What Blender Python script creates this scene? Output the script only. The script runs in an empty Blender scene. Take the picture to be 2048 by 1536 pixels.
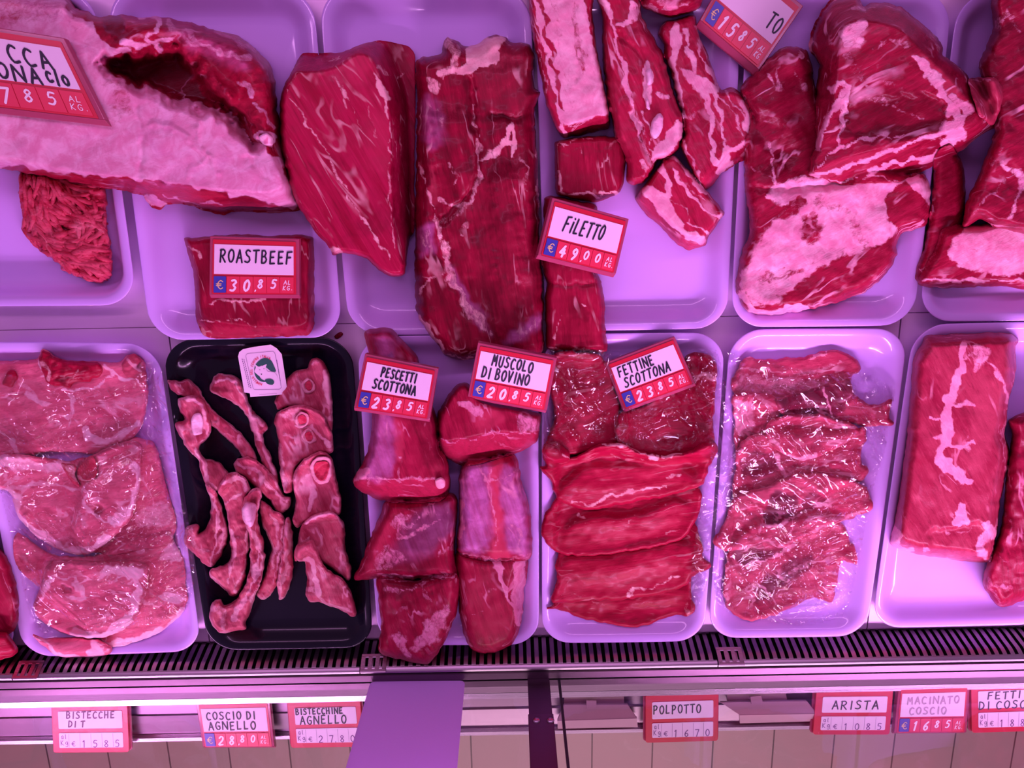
import bpy, bmesh, math, random
import numpy as np
from mathutils import Vector, Matrix

# ------------------------------------------------------------------ camera
F_PX = 1480.0
TILT = math.radians(14.0)
ROLL = math.radians(1.1)
CAM = Vector((0.0, 0.2, 0.8))
_d = Vector((0, -math.sin(TILT), -math.cos(TILT)))
_r = Vector((1, 0, 0))
_u = Vector((0, math.cos(TILT), -math.sin(TILT)))
CR = math.cos(ROLL) * _r - math.sin(ROLL) * _u
CU = math.sin(ROLL) * _r + math.cos(ROLL) * _u
CD = _d

scene = bpy.context.scene
COL = scene.collection
cam_data = bpy.data.cameras.new('camera')
cam = bpy.data.objects.new('camera', cam_data)
COL.objects.link(cam)
m = Matrix((CR, CU, -CD)).transposed().to_4x4()
m.translation = CAM
cam.matrix_world = m
cam_data.sensor_fit = 'HORIZONTAL'
cam_data.sensor_width = 36.0
cam_data.lens = 36.0 * F_PX / 2048.0
cam_data.clip_start = 0.01
scene.camera = cam

# ------------------------------------------------------------------ light
scene.view_settings.view_transform = 'Standard'
scene.view_settings.look = 'None'
scene.view_settings.gamma = 1.0
scene.view_settings.use_curve_mapping = False
scene.view_settings.exposure = 0.12

world = bpy.data.worlds.new('shop_air')
scene.world = world
world.use_nodes = True
world.node_tree.nodes['Background'].inputs[0].default_value = (0.80, 0.37, 0.86, 1)
world.node_tree.nodes['Background'].inputs[1].default_value = 0.30


def area(name, loc, target, sx, sy, power, color):
    l = bpy.data.lights.new(name, 'AREA')
    l.shape = 'RECTANGLE'
    l.size = sx
    l.size_y = sy
    l.energy = power
    l.color = color
    o = bpy.data.objects.new(name, l)
    COL.objects.link(o)
    o.location = loc
    o.rotation_euler = (Vector(target) - Vector(loc)).to_track_quat('-Z', 'Y').to_euler()
    return o


PINK = (1.0, 0.42, 1.0)
fl = area('case_lamp_front', (0.15, -0.70, 0.50), (0.1, -0.10, 0), 2.4, 0.05, 14.5, PINK)
fl.data.spread = math.radians(110)
area('case_lamp_top', (-0.05, 0.66, 1.05), (0, 0.0, 0), 2.0, 0.05, 5.0, PINK)
sl = area('shop_ceiling_lamp', (0.2, -3.0, 1.7), (0, -1.0, -0.9), 2.6, 0.5, 20.0, (1.0, 0.66, 0.80))
sl.data.spread = math.radians(95)


# ------------------------------------------------------------------ pixel -> place
def at(px, py, z=0.0):
    """point of the photograph -> place at height z (scalars)"""
    ray = CD + CR * ((px - 1024) / F_PX) - CU * ((py - 768) / F_PX)
    t = (z - CAM.z) / ray.z
    return CAM + ray * t


_CD, _CR, _CU, _C = (np.array(v) for v in (CD, CR, CU, CAM))


def at_np(u, v, z):
    ray = _CD[None] + _CR[None] * ((u - 1024) / F_PX)[:, None] - _CU[None] * ((v - 768) / F_PX)[:, None]
    t = (z - _C[2]) / ray[:, 2]
    return _C[None] + ray * t[:, None]


def at_y(px, py, y):
    ray = CD + CR * ((px - 1024) / F_PX) - CU * ((py - 768) / F_PX)
    t = (y - CAM.y) / ray.y
    return CAM + ray * t


def to_px(p):
    p = np.asarray(p, float) - _C
    zc = p @ _CD
    return 1024 + F_PX * (p @ _CR) / zc, 768 - F_PX * (p @ _CU) / zc


# crops used while measuring: (ox, oy, scale)
A1, A2, A3, A4 = (0, 0, .3418), (540, 0, .3418), (1000, 0, .3418), (1400, 0, .3164)
A5, A6 = (0, 340, .3418), (700, 300, .3418)
B1, B2, B3, B4, B5 = (0, 660, .3418), (300, 640, .4558), (650, 640, .4558), (1040, 640, .4559), (1380, 620, .4427)
B6, B7, B8 = (0, 1000, .349), (650, 1200, .3418), (1300, 1200, .3652)
ID = (0, 0, 1.0)


def O(k, pts):
    return [(k[0] + k[2] * x, k[1] + k[2] * y) for x, y in pts]


# ------------------------------------------------------------------ numpy helpers
def vnoise(x, y, seed):
    """smooth value noise in [-1, 1]"""
    rs = np.random.RandomState(seed)
    tab = rs.uniform(-1, 1, (64, 64))
    xi = np.floor(x).astype(int); yi = np.floor(y).astype(int)
    fx = x - xi; fy = y - yi
    fx = fx * fx * (3 - 2 * fx); fy = fy * fy * (3 - 2 * fy)
    a = tab[yi % 64, xi % 64]; b = tab[yi % 64, (xi + 1) % 64]
    c = tab[(yi + 1) % 64, xi % 64]; d = tab[(yi + 1) % 64, (xi + 1) % 64]
    return (a * (1 - fx) + b * fx) * (1 - fy) + (c * (1 - fx) + d * fx) * fy


def fbm(x, y, seed, octv=3):
    s = 0; a = 1; n = 0
    for i in range(octv):
        s = s + a * vnoise(x * 2 ** i + 7.3 * i, y * 2 ** i + 3.1 * i, seed + i); n += a; a *= .5
    return s / n


def catmull(pts, closed=True, step=3.0, tension=.5):
    P = np.array(pts, float); n = len(P)
    out = []
    rng = range(n) if closed else range(n - 1)
    for i in rng:
        if closed:
            p0, p1, p2, p3 = P[(i - 1) % n], P[i], P[(i + 1) % n], P[(i + 2) % n]
        else:
            p0, p1, p2, p3 = P[max(i - 1, 0)], P[i], P[i + 1], P[min(i + 2, n - 1)]
        L = max(1, int(np.hypot(*(p2 - p1)) / step))
        t = np.linspace(0, 1, L, endpoint=False)[:, None]
        m1 = (p2 - p0) * tension; m2 = (p3 - p1) * tension
        # limit tangents so sharp corners do not loop
        seg = np.hypot(*(p2 - p1)) + 1e-6
        for mm in (m1, m2):
            l = np.hypot(*mm)
            if l > seg: mm *= seg / l
        out.append((2 * t**3 - 3 * t**2 + 1) * p1 + (t**3 - 2 * t**2 + t) * m1 + (-2 * t**3 + 3 * t**2) * p2 + (t**3 - t**2) * m2)
    if not closed: out.append(P[-1:])
    return np.vstack(out)


def seg_dist(px, py, poly, closed):
    """distance and nearest point from points to a polyline"""
    A = poly; B = np.roll(poly, -1, 0)
    if not closed: A = A[:-1]; B = B[:-1]
    best = np.full(px.shape, 1e9); bx = np.zeros_like(px); by = np.zeros_like(py)
    for s in range(0, len(px), 4000):
        x = px[s:s + 4000, None]; y = py[s:s + 4000, None]
        dx = B[:, 0] - A[:, 0]; dy = B[:, 1] - A[:, 1]
        t = ((x - A[:, 0]) * dx + (y - A[:, 1]) * dy) / (dx * dx + dy * dy + 1e-9)
        t = np.clip(t, 0, 1)
        qx = A[:, 0] + t * dx; qy = A[:, 1] + t * dy
        d = (x - qx) ** 2 + (y - qy) ** 2
        k = d.argmin(1); r = np.arange(len(k))
        best[s:s + 4000] = np.sqrt(d[r, k]); bx[s:s + 4000] = qx[r, k]; by[s:s + 4000] = qy[r, k]
    return best, bx, by


def inside(px, py, poly):
    res = np.zeros(px.shape, bool)
    A = poly; B = np.roll(poly, -1, 0)
    for (x1, y1), (x2, y2) in zip(A, B):
        if y1 == y2: continue
        c = (y1 > py) != (y2 > py)
        res ^= c & (px < (x2 - x1) * (py - y1) / (y2 - y1) + x1)
    return res


def sdist(px, py, poly):
    d, _, _ = seg_dist(px, py, poly, True)
    return np.where(inside(px, py, poly), d, -d)


def sstep(a, b, x):
    t = np.clip((x - a) / (b - a), 0, 1)
    return t * t * (3 - 2 * t)


# height of what already lies there, along each ray of the photograph (4 px cells)
HX0, HY0, HS = -700, -300, 4
HM = np.zeros(((2100) // HS, (3500) // HS))


def hm_get(u, v, M=None):
    M = HM if M is None else M
    x = np.clip((u - HX0) / HS, 0, M.shape[1] - 1.001); y = np.clip((v - HY0) / HS, 0, M.shape[0] - 1.001)
    xi = x.astype(int); yi = y.astype(int); fx = x - xi; fy = y - yi
    return (M[yi, xi] * (1 - fx) + M[yi, xi + 1] * fx) * (1 - fy) + (M[yi + 1, xi] * (1 - fx) + M[yi + 1, xi + 1] * fx) * fy


def hm_put(u, v, z):
    x = np.clip(np.rint((u - HX0) / HS).astype(int), 0, HM.shape[1] - 1)
    y = np.clip(np.rint((v - HY0) / HS).astype(int), 0, HM.shape[0] - 1)
    np.maximum.at(HM, (y, x), z)


def blurmax(M, rad, soft):
    R = M.copy()
    for k in range(rad):
        Q = R.copy()
        Q[1:] = np.maximum(Q[1:], R[:-1]); Q[:-1] = np.maximum(Q[:-1], R[1:])
        R = Q.copy()
        Q[:, 1:] = np.maximum(Q[:, 1:], R[:, :-1]); Q[:, :-1] = np.maximum(Q[:, :-1], R[:, 1:])
        R = Q
    for k in range(soft):
        R = (np.roll(R, 1, 0) + np.roll(R, -1, 0) + 2 * R) / 4
        R = (np.roll(R, 1, 1) + np.roll(R, -1, 1) + 2 * R) / 4
    return R


# ------------------------------------------------------------------ materials
class NT:
    def __init__(s, name):
        s.m = bpy.data.materials.new(name); s.m.use_nodes = True
        s.t = s.m.node_tree; s.t.nodes.clear()
        s.out = s.n('ShaderNodeOutputMaterial')

    def n(s, typ, **kw):
        nd = s.t.nodes.new(typ)
        for k, v in kw.items(): setattr(nd, k, v)
        return nd

    def l(s, a, b): s.t.links.new(a, b)

    def set(s, sock, v):
        if hasattr(v, 'is_output') or isinstance(v, bpy.types.NodeSocket): s.l(v, sock)
        else: sock.default_value = v

    def math(s, op, a, b=0.0, c=None, clamp=False):
        nd = s.n('ShaderNodeMath', operation=op); nd.use_clamp = clamp
        s.set(nd.inputs[0], a); s.set(nd.inputs[1], b)
        if c is not None: s.set(nd.inputs[2], c)
        return nd.outputs[0]

    def mix(s, f, a, b):
        nd = s.n('ShaderNodeMix', data_type='RGBA')
        s.set(nd.inputs['Factor'], f)
        s.set(nd.inputs[6], a if not isinstance(a, tuple) else (*a, 1)); s.set(nd.inputs[7], b if not isinstance(b, tuple) else (*b, 1))
        return nd.outputs[2]

    def noise(s, vec, scale, detail=3, rough=.55, dist=0.0):
        nd = s.n('ShaderNodeTexNoise')
        s.l(vec, nd.inputs['Vector']); nd.inputs['Scale'].default_value = scale
        nd.inputs['Detail'].default_value = detail; nd.inputs['Roughness'].default_value = rough
        nd.inputs['Distortion'].default_value = dist
        return nd.outputs['Fac']

    def step(s, x, a, b):
        nd = s.n('ShaderNodeMapRange', interpolation_type='SMOOTHSTEP')
        s.set(nd.inputs[0], x); nd.inputs[1].default_value = a; nd.inputs[2].default_value = b
        return nd.outputs[0]

    def mapping(s, vec, rotz=0, scale=(1, 1, 1), loc=(0, 0, 0)):
        """turn by -rotz first, then scale: a stretched pattern runs along the direction rotz"""
        if rotz:
            nr = s.n('ShaderNodeMapping'); s.l(vec, nr.inputs['Vector']); nr.inputs['Rotation'].default_value = (0, 0, -rotz); vec = nr.outputs[0]
        nd = s.n('ShaderNodeMapping')
        s.l(vec, nd.inputs['Vector'])
        nd.inputs['Scale'].default_value = scale; nd.inputs['Location'].default_value = loc
        return nd.outputs[0]

    def bsdf(s, color, rough=.5, metal=0.0, spec=.5, **kw):
        b = s.n('ShaderNodeBsdfPrincipled')
        s.set(b.inputs['Base Color'], color if not isinstance(color, tuple) else (*color, 1))
        s.set(b.inputs['Roughness'], rough); s.set(b.inputs['Metallic'], metal)
        b.inputs['Specular IOR Level'].default_value = spec
        for k, v in kw.items(): s.set(b.inputs[k.replace('_', ' ')], v)
        s.l(b.outputs[0], s.out.inputs[0])
        return b

    def bump(s, b, h, strength, dist=.001):
        nd = s.n('ShaderNodeBump'); nd.inputs['Strength'].default_value = strength
        nd.inputs['Distance'].default_value = dist
        s.l(h, nd.inputs['Height']); s.l(nd.outputs[0], b.inputs['Normal'])

    def obj(s): return s.n('ShaderNodeTexCoord').outputs['Object']


def plain(name, color, rough=.5, metal=0.0, spec=.5, var=.06, scale=60, bump=0.0):
    t = NT(name); o = t.obj()
    n = t.noise(o, scale)
    c2 = tuple(min(1, c * (1 - var * 2)) for c in color)
    b = t.bsdf(t.mix(n, color, c2), rough, metal, spec)
    if bump: t.bump(b, n, bump, .0005)
    return t.m


def meat_mat(name, lean, lean2, fat=(.80, .36, .40), fat2=(.92, .56, .56), ang=0.0, stretch=6.0, vein=.5, vscale=26.0, rough=.36,
             dark=None, light=None, bump=.5, fscale=90.0, vw=.03, seed=0.0, fat3=None, rag_amt=1.5, skin=(.42, .13, .36)):
    """wet meat: lean flesh with fibres, thin fat veins by noise, fat wherever the 'fat' attribute says"""
    t = NT(name); o = t.mapping(t.obj(), 0, (1, 1, 1), (seed, seed * .7, 0))
    af = t.n('ShaderNodeAttribute', attribute_name='fat').outputs['Fac']
    at_ = t.n('ShaderNodeAttribute', attribute_name='tone').outputs['Fac']
    fib = t.noise(t.mapping(o, ang, (fscale / stretch, fscale, fscale * .5)), 1.0, 4, .6, .35)
    big = t.noise(o, 22.0, 3, .6, .4)
    fine = t.noise(o, 420.0, 2, .6)
    c = t.mix(t.step(fib, .3, .72), lean, lean2)
    fib2 = t.noise(t.mapping(o, ang, (fscale * 4.2 / stretch, fscale * 4.2, fscale * 2)), 1.0, 3, .65, .25)
    c = t.mix(t.math('MULTIPLY', t.step(fib2, .52, .74), .55), c, tuple(min(1, x * 1.25 + .012) for x in lean2))
    c = t.mix(t.math('MULTIPLY', t.step(fib2, .46, .28), .5), c, tuple(x * .55 for x in lean))
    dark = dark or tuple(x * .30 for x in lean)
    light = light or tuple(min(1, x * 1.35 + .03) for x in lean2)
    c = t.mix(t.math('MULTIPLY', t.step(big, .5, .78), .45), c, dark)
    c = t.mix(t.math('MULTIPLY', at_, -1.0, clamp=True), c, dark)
    c = t.mix(t.math('MULTIPLY', at_, 1.0, clamp=True), c, light)
    sk = t.n('ShaderNodeAttribute', attribute_name='skin').outputs['Fac']
    c = t.mix(t.math('MULTIPLY', sk, t.math('ADD', .45, t.math('MULTIPLY', t.step(fib, .3, .7), .55))), c, t.mix(t.step(t.noise(o, 60.0, 4, .6, .4), .35, .7), skin, tuple(min(1, x * 1.5 + .05) for x in skin)))
    # thin veins
    vn = t.noise(t.mapping(o, ang, (vscale / (stretch * .45), vscale, vscale)), 1.0, 3, .55, .8)
    rid = t.math('ABSOLUTE', t.math('SUBTRACT', vn, .5))
    vm = t.step(rid, vw, vw * .25)
    patch = t.step(t.noise(o, 34.0, 2, .5), .47, .66)
    vm = t.math('MULTIPLY', t.math('MULTIPLY', vm, patch), vein)
    rag = t.math('SUBTRACT', t.noise(t.mapping(o, ang, (130, 210, 210)), 1.0, 6, .72, .6), .5)
    fm = t.step(t.math('ADD', af, t.math('MULTIPLY', rag, t.math('MULTIPLY', t.step(af, .02, .3), rag_amt))), .25, .75)
    fm = t.math('MAXIMUM', fm, vm)
    fc = t.mix(t.step(t.noise(o, 65.0, 4, .65, .6), .35, .7), fat, fat2)
    fc = t.mix(t.math('MULTIPLY', t.step(t.noise(o, 38.0, 5, .7, .5), .5, .75), .5), fc, fat3 or tuple(a * .6 + b_ * .4 for a, b_ in zip(fat, lean2)))
    c = t.mix(t.math('MULTIPLY', fm, .94), c, fc)
    b = t.bsdf(c, rough, 0, .13, Coat_Weight=.06, Coat_Roughness=.14)
    h = t.math('ADD', t.math('MULTIPLY', fib, .8), t.math('ADD', t.math('MULTIPLY', fine, .30), t.math('MULTIPLY', fib2, .45)))
    h = t.math('ADD', h, t.math('MULTIPLY', fm, .35))
    t.bump(b, h, bump, .0016)
    return t.m


# ------------------------------------------------------------------ objects
def link(name, verts, faces, mat, parent=None, smooth=True, origin=None):
    verts = np.asarray(verts, float)
    if parent is not None:
        org = Vector(parent['_w'])
    elif origin is not None:
        org = Vector(origin)
    else:
        org = Vector(((verts[:, 0].min() + verts[:, 0].max()) / 2, (verts[:, 1].min() + verts[:, 1].max()) / 2, verts[:, 2].min()))
    me = bpy.data.meshes.new(name)
    me.from_pydata((verts - np.array(org)).tolist(), [], [list(map(int, f)) for f in faces])
    if smooth: me.polygons.foreach_set('use_smooth', [True] * len(me.polygons))
    me.materials.append(mat)
    me.update()
    o = bpy.data.objects.new(name, me)
    COL.objects.link(o)
    o['_w'] = tuple(org)
    if parent is not None: o.parent = parent
    else: o.location = org
    return o


def empty(name, loc):
    o = bpy.data.objects.new(name, None); COL.objects.link(o)
    o.location = loc; o['_w'] = tuple(loc); o.empty_display_size = .02
    return o


def tag(o, label, cat, group=None, kind=None):
    o['label'] = label; o['category'] = cat
    if group: o['group'] = group
    if kind: o['kind'] = kind
    return o


def struct(o):
    o['kind'] = 'structure'
    return o


class MB:
    def __init__(s): s.v = []; s.f = []

    def add(s, vs, fs):
        b = len(s.v); s.v += [tuple(p) for p in vs]; s.f += [[b + i for i in f] for f in fs]; return s

    def box(s, x0, x1, y0, y1, z0, z1):
        return s.add([(x0, y0, z0), (x1, y0, z0), (x1, y1, z0), (x0, y1, z0), (x0, y0, z1), (x1, y0, z1), (x1, y1, z1), (x0, y1, z1)],
                     [(3, 2, 1, 0), (4, 5, 6, 7), (0, 1, 5, 4), (1, 2, 6, 5), (2, 3, 7, 6), (3, 0, 4, 7)])

    def tube(s, pts, rad, n=8, cap=True):
        P = [Vector(p) for p in pts]
        if not hasattr(rad, '__len__'): rad = [rad] * len(P)
        rings = []; up = Vector((0, 0, 1))
        for i, p in enumerate(P):
            d = (P[min(i + 1, len(P) - 1)] - P[max(i - 1, 0)]).normalized()
            a = d.cross(up)
            if a.length < 1e-4: a = Vector((1, 0, 0))
            a.normalize(); b = a.cross(d)
            rings.append([p + rad[i] * (math.cos(2 * math.pi * k / n) * a + math.sin(2 * math.pi * k / n) * b) for k in range(n)])
        base = len(s.v)
        for r_ in rings: s.v += [tuple(q) for q in r_]
        for i in range(len(P) - 1):
            for k in range(n):
                s.f.append([base + i * n + k, base + i * n + (k + 1) % n, base + (i + 1) * n + (k + 1) % n, base + (i + 1) * n + k])
        if cap:
            s.f.append([base + k for k in range(n)][::-1]); s.f.append([base + (len(P) - 1) * n + k for k in range(n)])
        return s

    def profile(s, prof, x0, x1):
        """closed (y, z) profile swept along x"""
        n = len(prof); b = len(s.v)
        for x in (x0, x1): s.v += [(x, y, z) for y, z in prof]
        for k in range(n): s.f.append([b + k, b + (k + 1) % n, b + n + (k + 1) % n, b + n + k])
        s.f.append([b + k for k in range(n)][::-1]); s.f.append([b + n + k for k in range(n)])
        return s

    def build(s, name, mat, parent=None, smooth=False, bevel=0, origin=None):
        o = link(name, s.v, s.f, mat, parent, smooth, origin)
        if bevel:
            bv = o.modifiers.new('bevel', 'BEVEL'); bv.width = bevel; bv.segments = 2; bv.limit_method = 'ANGLE'
        return o
# ------------------------------------------------------------------ common materials
def steel_mat(name, col, rough, sx=8.0, metal=1.0):
    t = NT(name); o = t.obj()
    br = t.noise(t.mapping(o, 0, (sx, 900, 300)), 1.0, 3, .6)
    cl = t.noise(o, 14.0, 3)
    b = t.bsdf(t.mix(cl, col, tuple(c * .78 for c in col)), t.math('ADD', t.math('MULTIPLY', br, .16), rough), metal)
    t.bump(b, br, .06, .0003)
    return t.m


STEEL = steel_mat('brushed_steel', (.86, .62, .86), .36, metal=.4)
STEEL_DARK = steel_mat('dull_steel', (.16, .11, .15), .34)
STEEL_RAIL = steel_mat('rail_steel', (.17, .11, .15), .24)
BLACK = plain('black_void', (.012, .010, .014), .7)
RUBBER = plain('black_gasket', (.02, .02, .025), .6)
DUCT = plain('dark_duct_paint', (.03, .022, .035), .6)


def tray_mat(name, col, rough, coat, sp=.3):
    t = NT(name); o = t.obj()
    n = t.noise(o, 9.0, 2)
    b = t.bsdf(t.mix(n, col, tuple(c * .95 for c in col)), rough, 0, sp, Coat_Weight=coat, Coat_Roughness=.08)
    return t.m


TRAY = tray_mat('lavender_white_melamine', (.68, .44, 1.0), .36, .7)
TRAYBLACK = tray_mat('black_melamine', (.005, .004, .012), .2, .22, .2)

# ------------------------------------------------------------------ the floor in front of the counter
def floor_mat():
    t = NT('beige_floor_tiles'); o = t.obj()
    br = t.n('ShaderNodeTexBrick')
    t.l(o, br.inputs['Vector'])
    br.offset = 0.0
    br.inputs['Color1'].default_value = (.50, .33, .30, 1); br.inputs['Color2'].default_value = (.46, .30, .28, 1)
    br.inputs['Mortar'].default_value = (.06, .03, .03, 1)
    br.inputs['Scale'].default_value = 1.0
    br.inputs['Mortar Size'].default_value = .0022
    br.inputs['Brick Width'].default_value = .168; br.inputs['Row Height'].default_value = .9
    n = t.noise(o, 6.0, 4)
    b = t.bsdf(t.mix(t.math('MULTIPLY', n, .35), br.outputs[0], (.36, .24, .22)), .5)
    return t.m


struct(MB().box(-2.2, 2.2, -2.6, 1.0, -.97, -.95).build('floor', floor_mat(), origin=(0.035, -1.72, -.95)))

# ------------------------------------------------------------------ display case: deck pans
XL, XR = -1.05, 1.15
cab = empty('display_counter', (0.05, 0.1, -.95))
tag(cab, 'long steel refrigerated meat display counter under all the trays', 'counter')
# plinth body set back under the deck, hollow duct under the grilles
MB().box(XL, XR, -.30, .62, -.95, -.02).build('body', STEEL_DARK, cab)
MB().box(XL, XR, -.352, -.30, -.08, -.045).build('air_duct', DUCT, cab)
MB().profile([(-.345, -.05), (-.352, -.05), (-.352, .030), (-.345, .034)], XL, XR).build('grille_support', STEEL_DARK, cab)
seams = [XL, at(338, 672, 0).x, at(1800, 655, 0).x, XR]
for i in range(3):
    x0, x1 = seams[i] + .0008, seams[i + 1] - .0008
    p = MB()
    # pan with folded lips front and back, and a shallow step between the two rows of trays
    p.profile([(-.316, -.018), (-.316, -.001), (-.314, 0), (.0705, 0), (.0715, 0.0), (.0715, -.003), (.0725, -.003), (.0725, 0),
               (.60, 0), (.602, -.002), (.602, -.018)], x0, x1)
    tag(p.build('deck_pan', STEEL), ['steel deck pan under the left trays, ending at the seam by the black tray',
                                     'wide steel deck pan under the middle trays, between two seams',
                                     'steel deck pan under the right end trays, past the right seam'][i], 'deck pan')

# ------------------------------------------------------------------ air grilles (bars and slots follow one bent profile)
def grille_profile():
    c = catmull([(-.3185, -.004), (-.321, .008), (-.3245, .020), (-.327, .029), (-.331, .036), (-.3345, .0385)], False, step=.002)
    return [tuple(q) for q in c]


GP = grille_profile()


def grille(x0, x1, label, tab=True):
    per = .0093; n = int((x1 - x0) / per); per = (x1 - x0) / n
    rows = GP; nr = len(rows); th = .0012
    xs = []
    for i in range(n):
        a = x0 + i * per
        xs += [a, a + per * .54]
    xs.append(x1)
    vs = []; idx = {}
    def V(i, j, k):
        if (i, j, k) not in idx:
            y, z = rows[j]
            idx[i, j, k] = len(vs); vs.append((xs[i], y + k * th * .8, z - k * th))
        return idx[i, j, k]
    solid = {}
    for i in range(len(xs) - 1):
        for j in range(nr - 1):
            slot = (i % 2 == 1) and 1 <= j < nr - 3
            solid[i, j] = not slot
    fs = []
    for (i, j), ok in solid.items():
        if not ok: continue
        fs.append([V(i, j, 0), V(i, j + 1, 0), V(i + 1, j + 1, 0), V(i + 1, j, 0)])
        fs.append([V(i, j, 1), V(i + 1, j, 1), V(i + 1, j + 1, 1), V(i, j + 1, 1)])
        if not solid.get((i - 1, j), False): fs.append([V(i, j, 0), V(i, j, 1), V(i, j + 1, 1), V(i, j + 1, 0)])
        if not solid.get((i + 1, j), False): fs.append([V(i + 1, j, 0), V(i + 1, j + 1, 0), V(i + 1, j + 1, 1), V(i + 1, j, 1)])
        if not solid.get((i, j - 1), False): fs.append([V(i, j, 0), V(i + 1, j, 0), V(i + 1, j, 1), V(i, j, 1)])
        if not solid.get((i, j + 1), False): fs.append([V(i, j + 1, 0), V(i, j + 1, 1), V(i + 1, j + 1, 1), V(i + 1, j + 1, 0)])
    o = link('air_grille', vs, fs, STEEL_GR, None, False)
    lip = MB().profile([(-.3345, .0385), (-.337, .0382), (-.3385, .036), (-.3385, .027), (-.3375, .027), (-.3375, .0355), (-.3345, .0372)], x0, x1)
    lip.build('front_lip', STEEL_GR, o)
    if tab:
        mb = MB(); w = .0300; ya, za, yb, zb_ = -.3222, .0235, -.3335, .0412
        def quad_bar(xa, xb, t0, t1):
            p = [(xa, ya + (yb - ya) * t, za + (zb_ - za) * t) for t in (t0, t1)]; q = [(xb, ya + (yb - ya) * t, za + (zb_ - za) * t) for t in (t0, t1)]
            top = [p[0], p[1], q[1], q[0]]
            mb.add(top + [(x, y + .0008, z - .0008) for x, y, z in top], [(0, 1, 2, 3), (7, 6, 5, 4), (0, 4, 5, 1), (1, 5, 6, 2), (2, 6, 7, 3), (3, 7, 4, 0)])
        quad_bar(x0, x0 + w, 0, .16); quad_bar(x0, x0 + w, .86, 1)
        for k in range(4): quad_bar(x0 + w * (k / 3.55), x0 + w * (k / 3.55) + .0046, .14, .88)
        mb.build('end_tab', STEEL_BEAD, o)
    tag(o, label, 'air grille')


STEEL_LEDGE = steel_mat('ledge_steel', (.26, .18, .24), .28)
STEEL_BEAD = steel_mat('bead_steel', (.60, .48, .58), .2)
STEEL_GR = steel_mat('grille_steel', (.42, .34, .40), .28)
gx = [XL, at(30, 1330, .03).x, at(722, 1330, .03).x, at(1432, 1330, .03).x, XR]
for i, lb in enumerate(['slotted steel air grille at the far left, below the cut off tray',
                        'slotted steel air grille in front of the chop tray and the black tray',
                        'slotted steel air grille in front of the dark muscles and thin beef slices',
                        'slotted steel air grille in front of the pork slices and pork loin trays']):
    grille(gx[i] + .0006, gx[i + 1] - .0006, lb, i > 0)

# ------------------------------------------------------------------ front rail outside the glass
ch = empty('front_screen', (0.05, -.36, 0))
tag(ch, 'upright clear glass front of the counter standing in a long steel channel', 'glass screen')
MB().profile([(-.3415, .010), (-.3415, .0335), (-.3425, .035), (-.3505, .035), (-.3515, .0335), (-.3515, .010)], XL, XR).build('inner_bar', STEEL_RAIL, ch)
MB().profile([(-.3515, .010), (-.3515, .016), (-.3605, .016), (-.3605, .010)], XL, XR).build('gasket', RUBBER, ch)
MB().profile([(-.3605, .008), (-.3605, .024), (-.3685, .024), (-.372, .016), (-.372, .008)], XL, XR).build('outer_bar', STEEL_RAIL, ch)
MB().profile([(-.3420, -.012), (-.3420, .010), (-.372, .010), (-.3775, .004), (-.3775, -.012)], XL, XR).build('lower_bar', STEEL_DARK, ch)

rail = empty('label_rail', (0.05, -.44, -.05))
tag(rail, 'steel front ledge the row of small price labels sits on, outside the glass', 'rail')
MB().profile([(-.3775, -.040), (-.3775, -.008), (-.402, -.010), (-.404, -.012), (-.404, -.040)], XL, XR).build('upper_band', STEEL_DARK, rail)
MB().profile([(-.404, -.040), (-.404, -.0115), (-.412, -.0115), (-.4135, -.016), (-.4135, -.040)], XL, XR).build('bright_bead', STEEL_BEAD, rail)
MB().profile([(-.4135, -.046), (-.4135, -.030), (-.440, -.031), (-.4410, -.029), (-.4425, -.031), (-.472, -.034), (-.472, -.046)], XL, XR).build('ledge', STEEL_LEDGE, rail)
MB().profile([(-.472, -.046), (-.472, -.033), (-.475, -.029), (-.480, -.029), (-.482, -.033), (-.482, -.046)], XL, XR).build('front_bead', STEEL_BEAD, rail)
# counter front panel going down to the floor, set back under the rail
MB().box(XL, XR, -.41, -.34, -.95, -.046).build('front_panel', STEEL_DARK, cab)

# added light baffle above the front glass (outside the picture): its lower lip keeps the glare off the front rail
MB().profile([(-.735, .475), (-.628, .432), (-.627, .435), (-.728, .480), (-.728, .545), (-.640, .575), (-.640, .579), (-.735, .550)], XL, XR + .3).build('added_baffle', STEEL_DARK, cab)

# ------------------------------------------------------------------ glass panes
def glass_mat():
    t = NT('clear_glass')
    tr = t.n('ShaderNodeBsdfTransparent'); tr.inputs[0].default_value = (.95, .96, .97, 1)
    gl = t.n('ShaderNodeBsdfGlossy'); gl.inputs['Roughness'].default_value = .01
    fr = t.n('ShaderNodeFresnel'); fr.inputs[0].default_value = 1.5
    mx = t.n('ShaderNodeMixShader')
    gb = t.n('ShaderNodeNewGeometry').outputs['Backfacing']
    t.l(t.math('MULTIPLY', fr.outputs[0], t.math('SUBTRACT', 1.0, gb)), mx.inputs[0]); t.l(tr.outputs[0], mx.inputs[1]); t.l(gl.outputs[0], mx.inputs[2])
    t.l(mx.outputs[0], t.out.inputs[0])
    return t.m


GLASS = glass_mat()
jx = at_y(1118, 1360, -.356).x
gtop = .30
for i, (a, b) in enumerate(((XL, jx - .0015), (jx + .0015, XR))):
    MB().box(a, b, -.359, -.353, .016, gtop).build('glass_pane', GLASS, ch)
MB().box(jx - .0013, jx + .0013, -.3595, -.3525, .016, gtop).build('joint_strip', RUBBER, ch)

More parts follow.
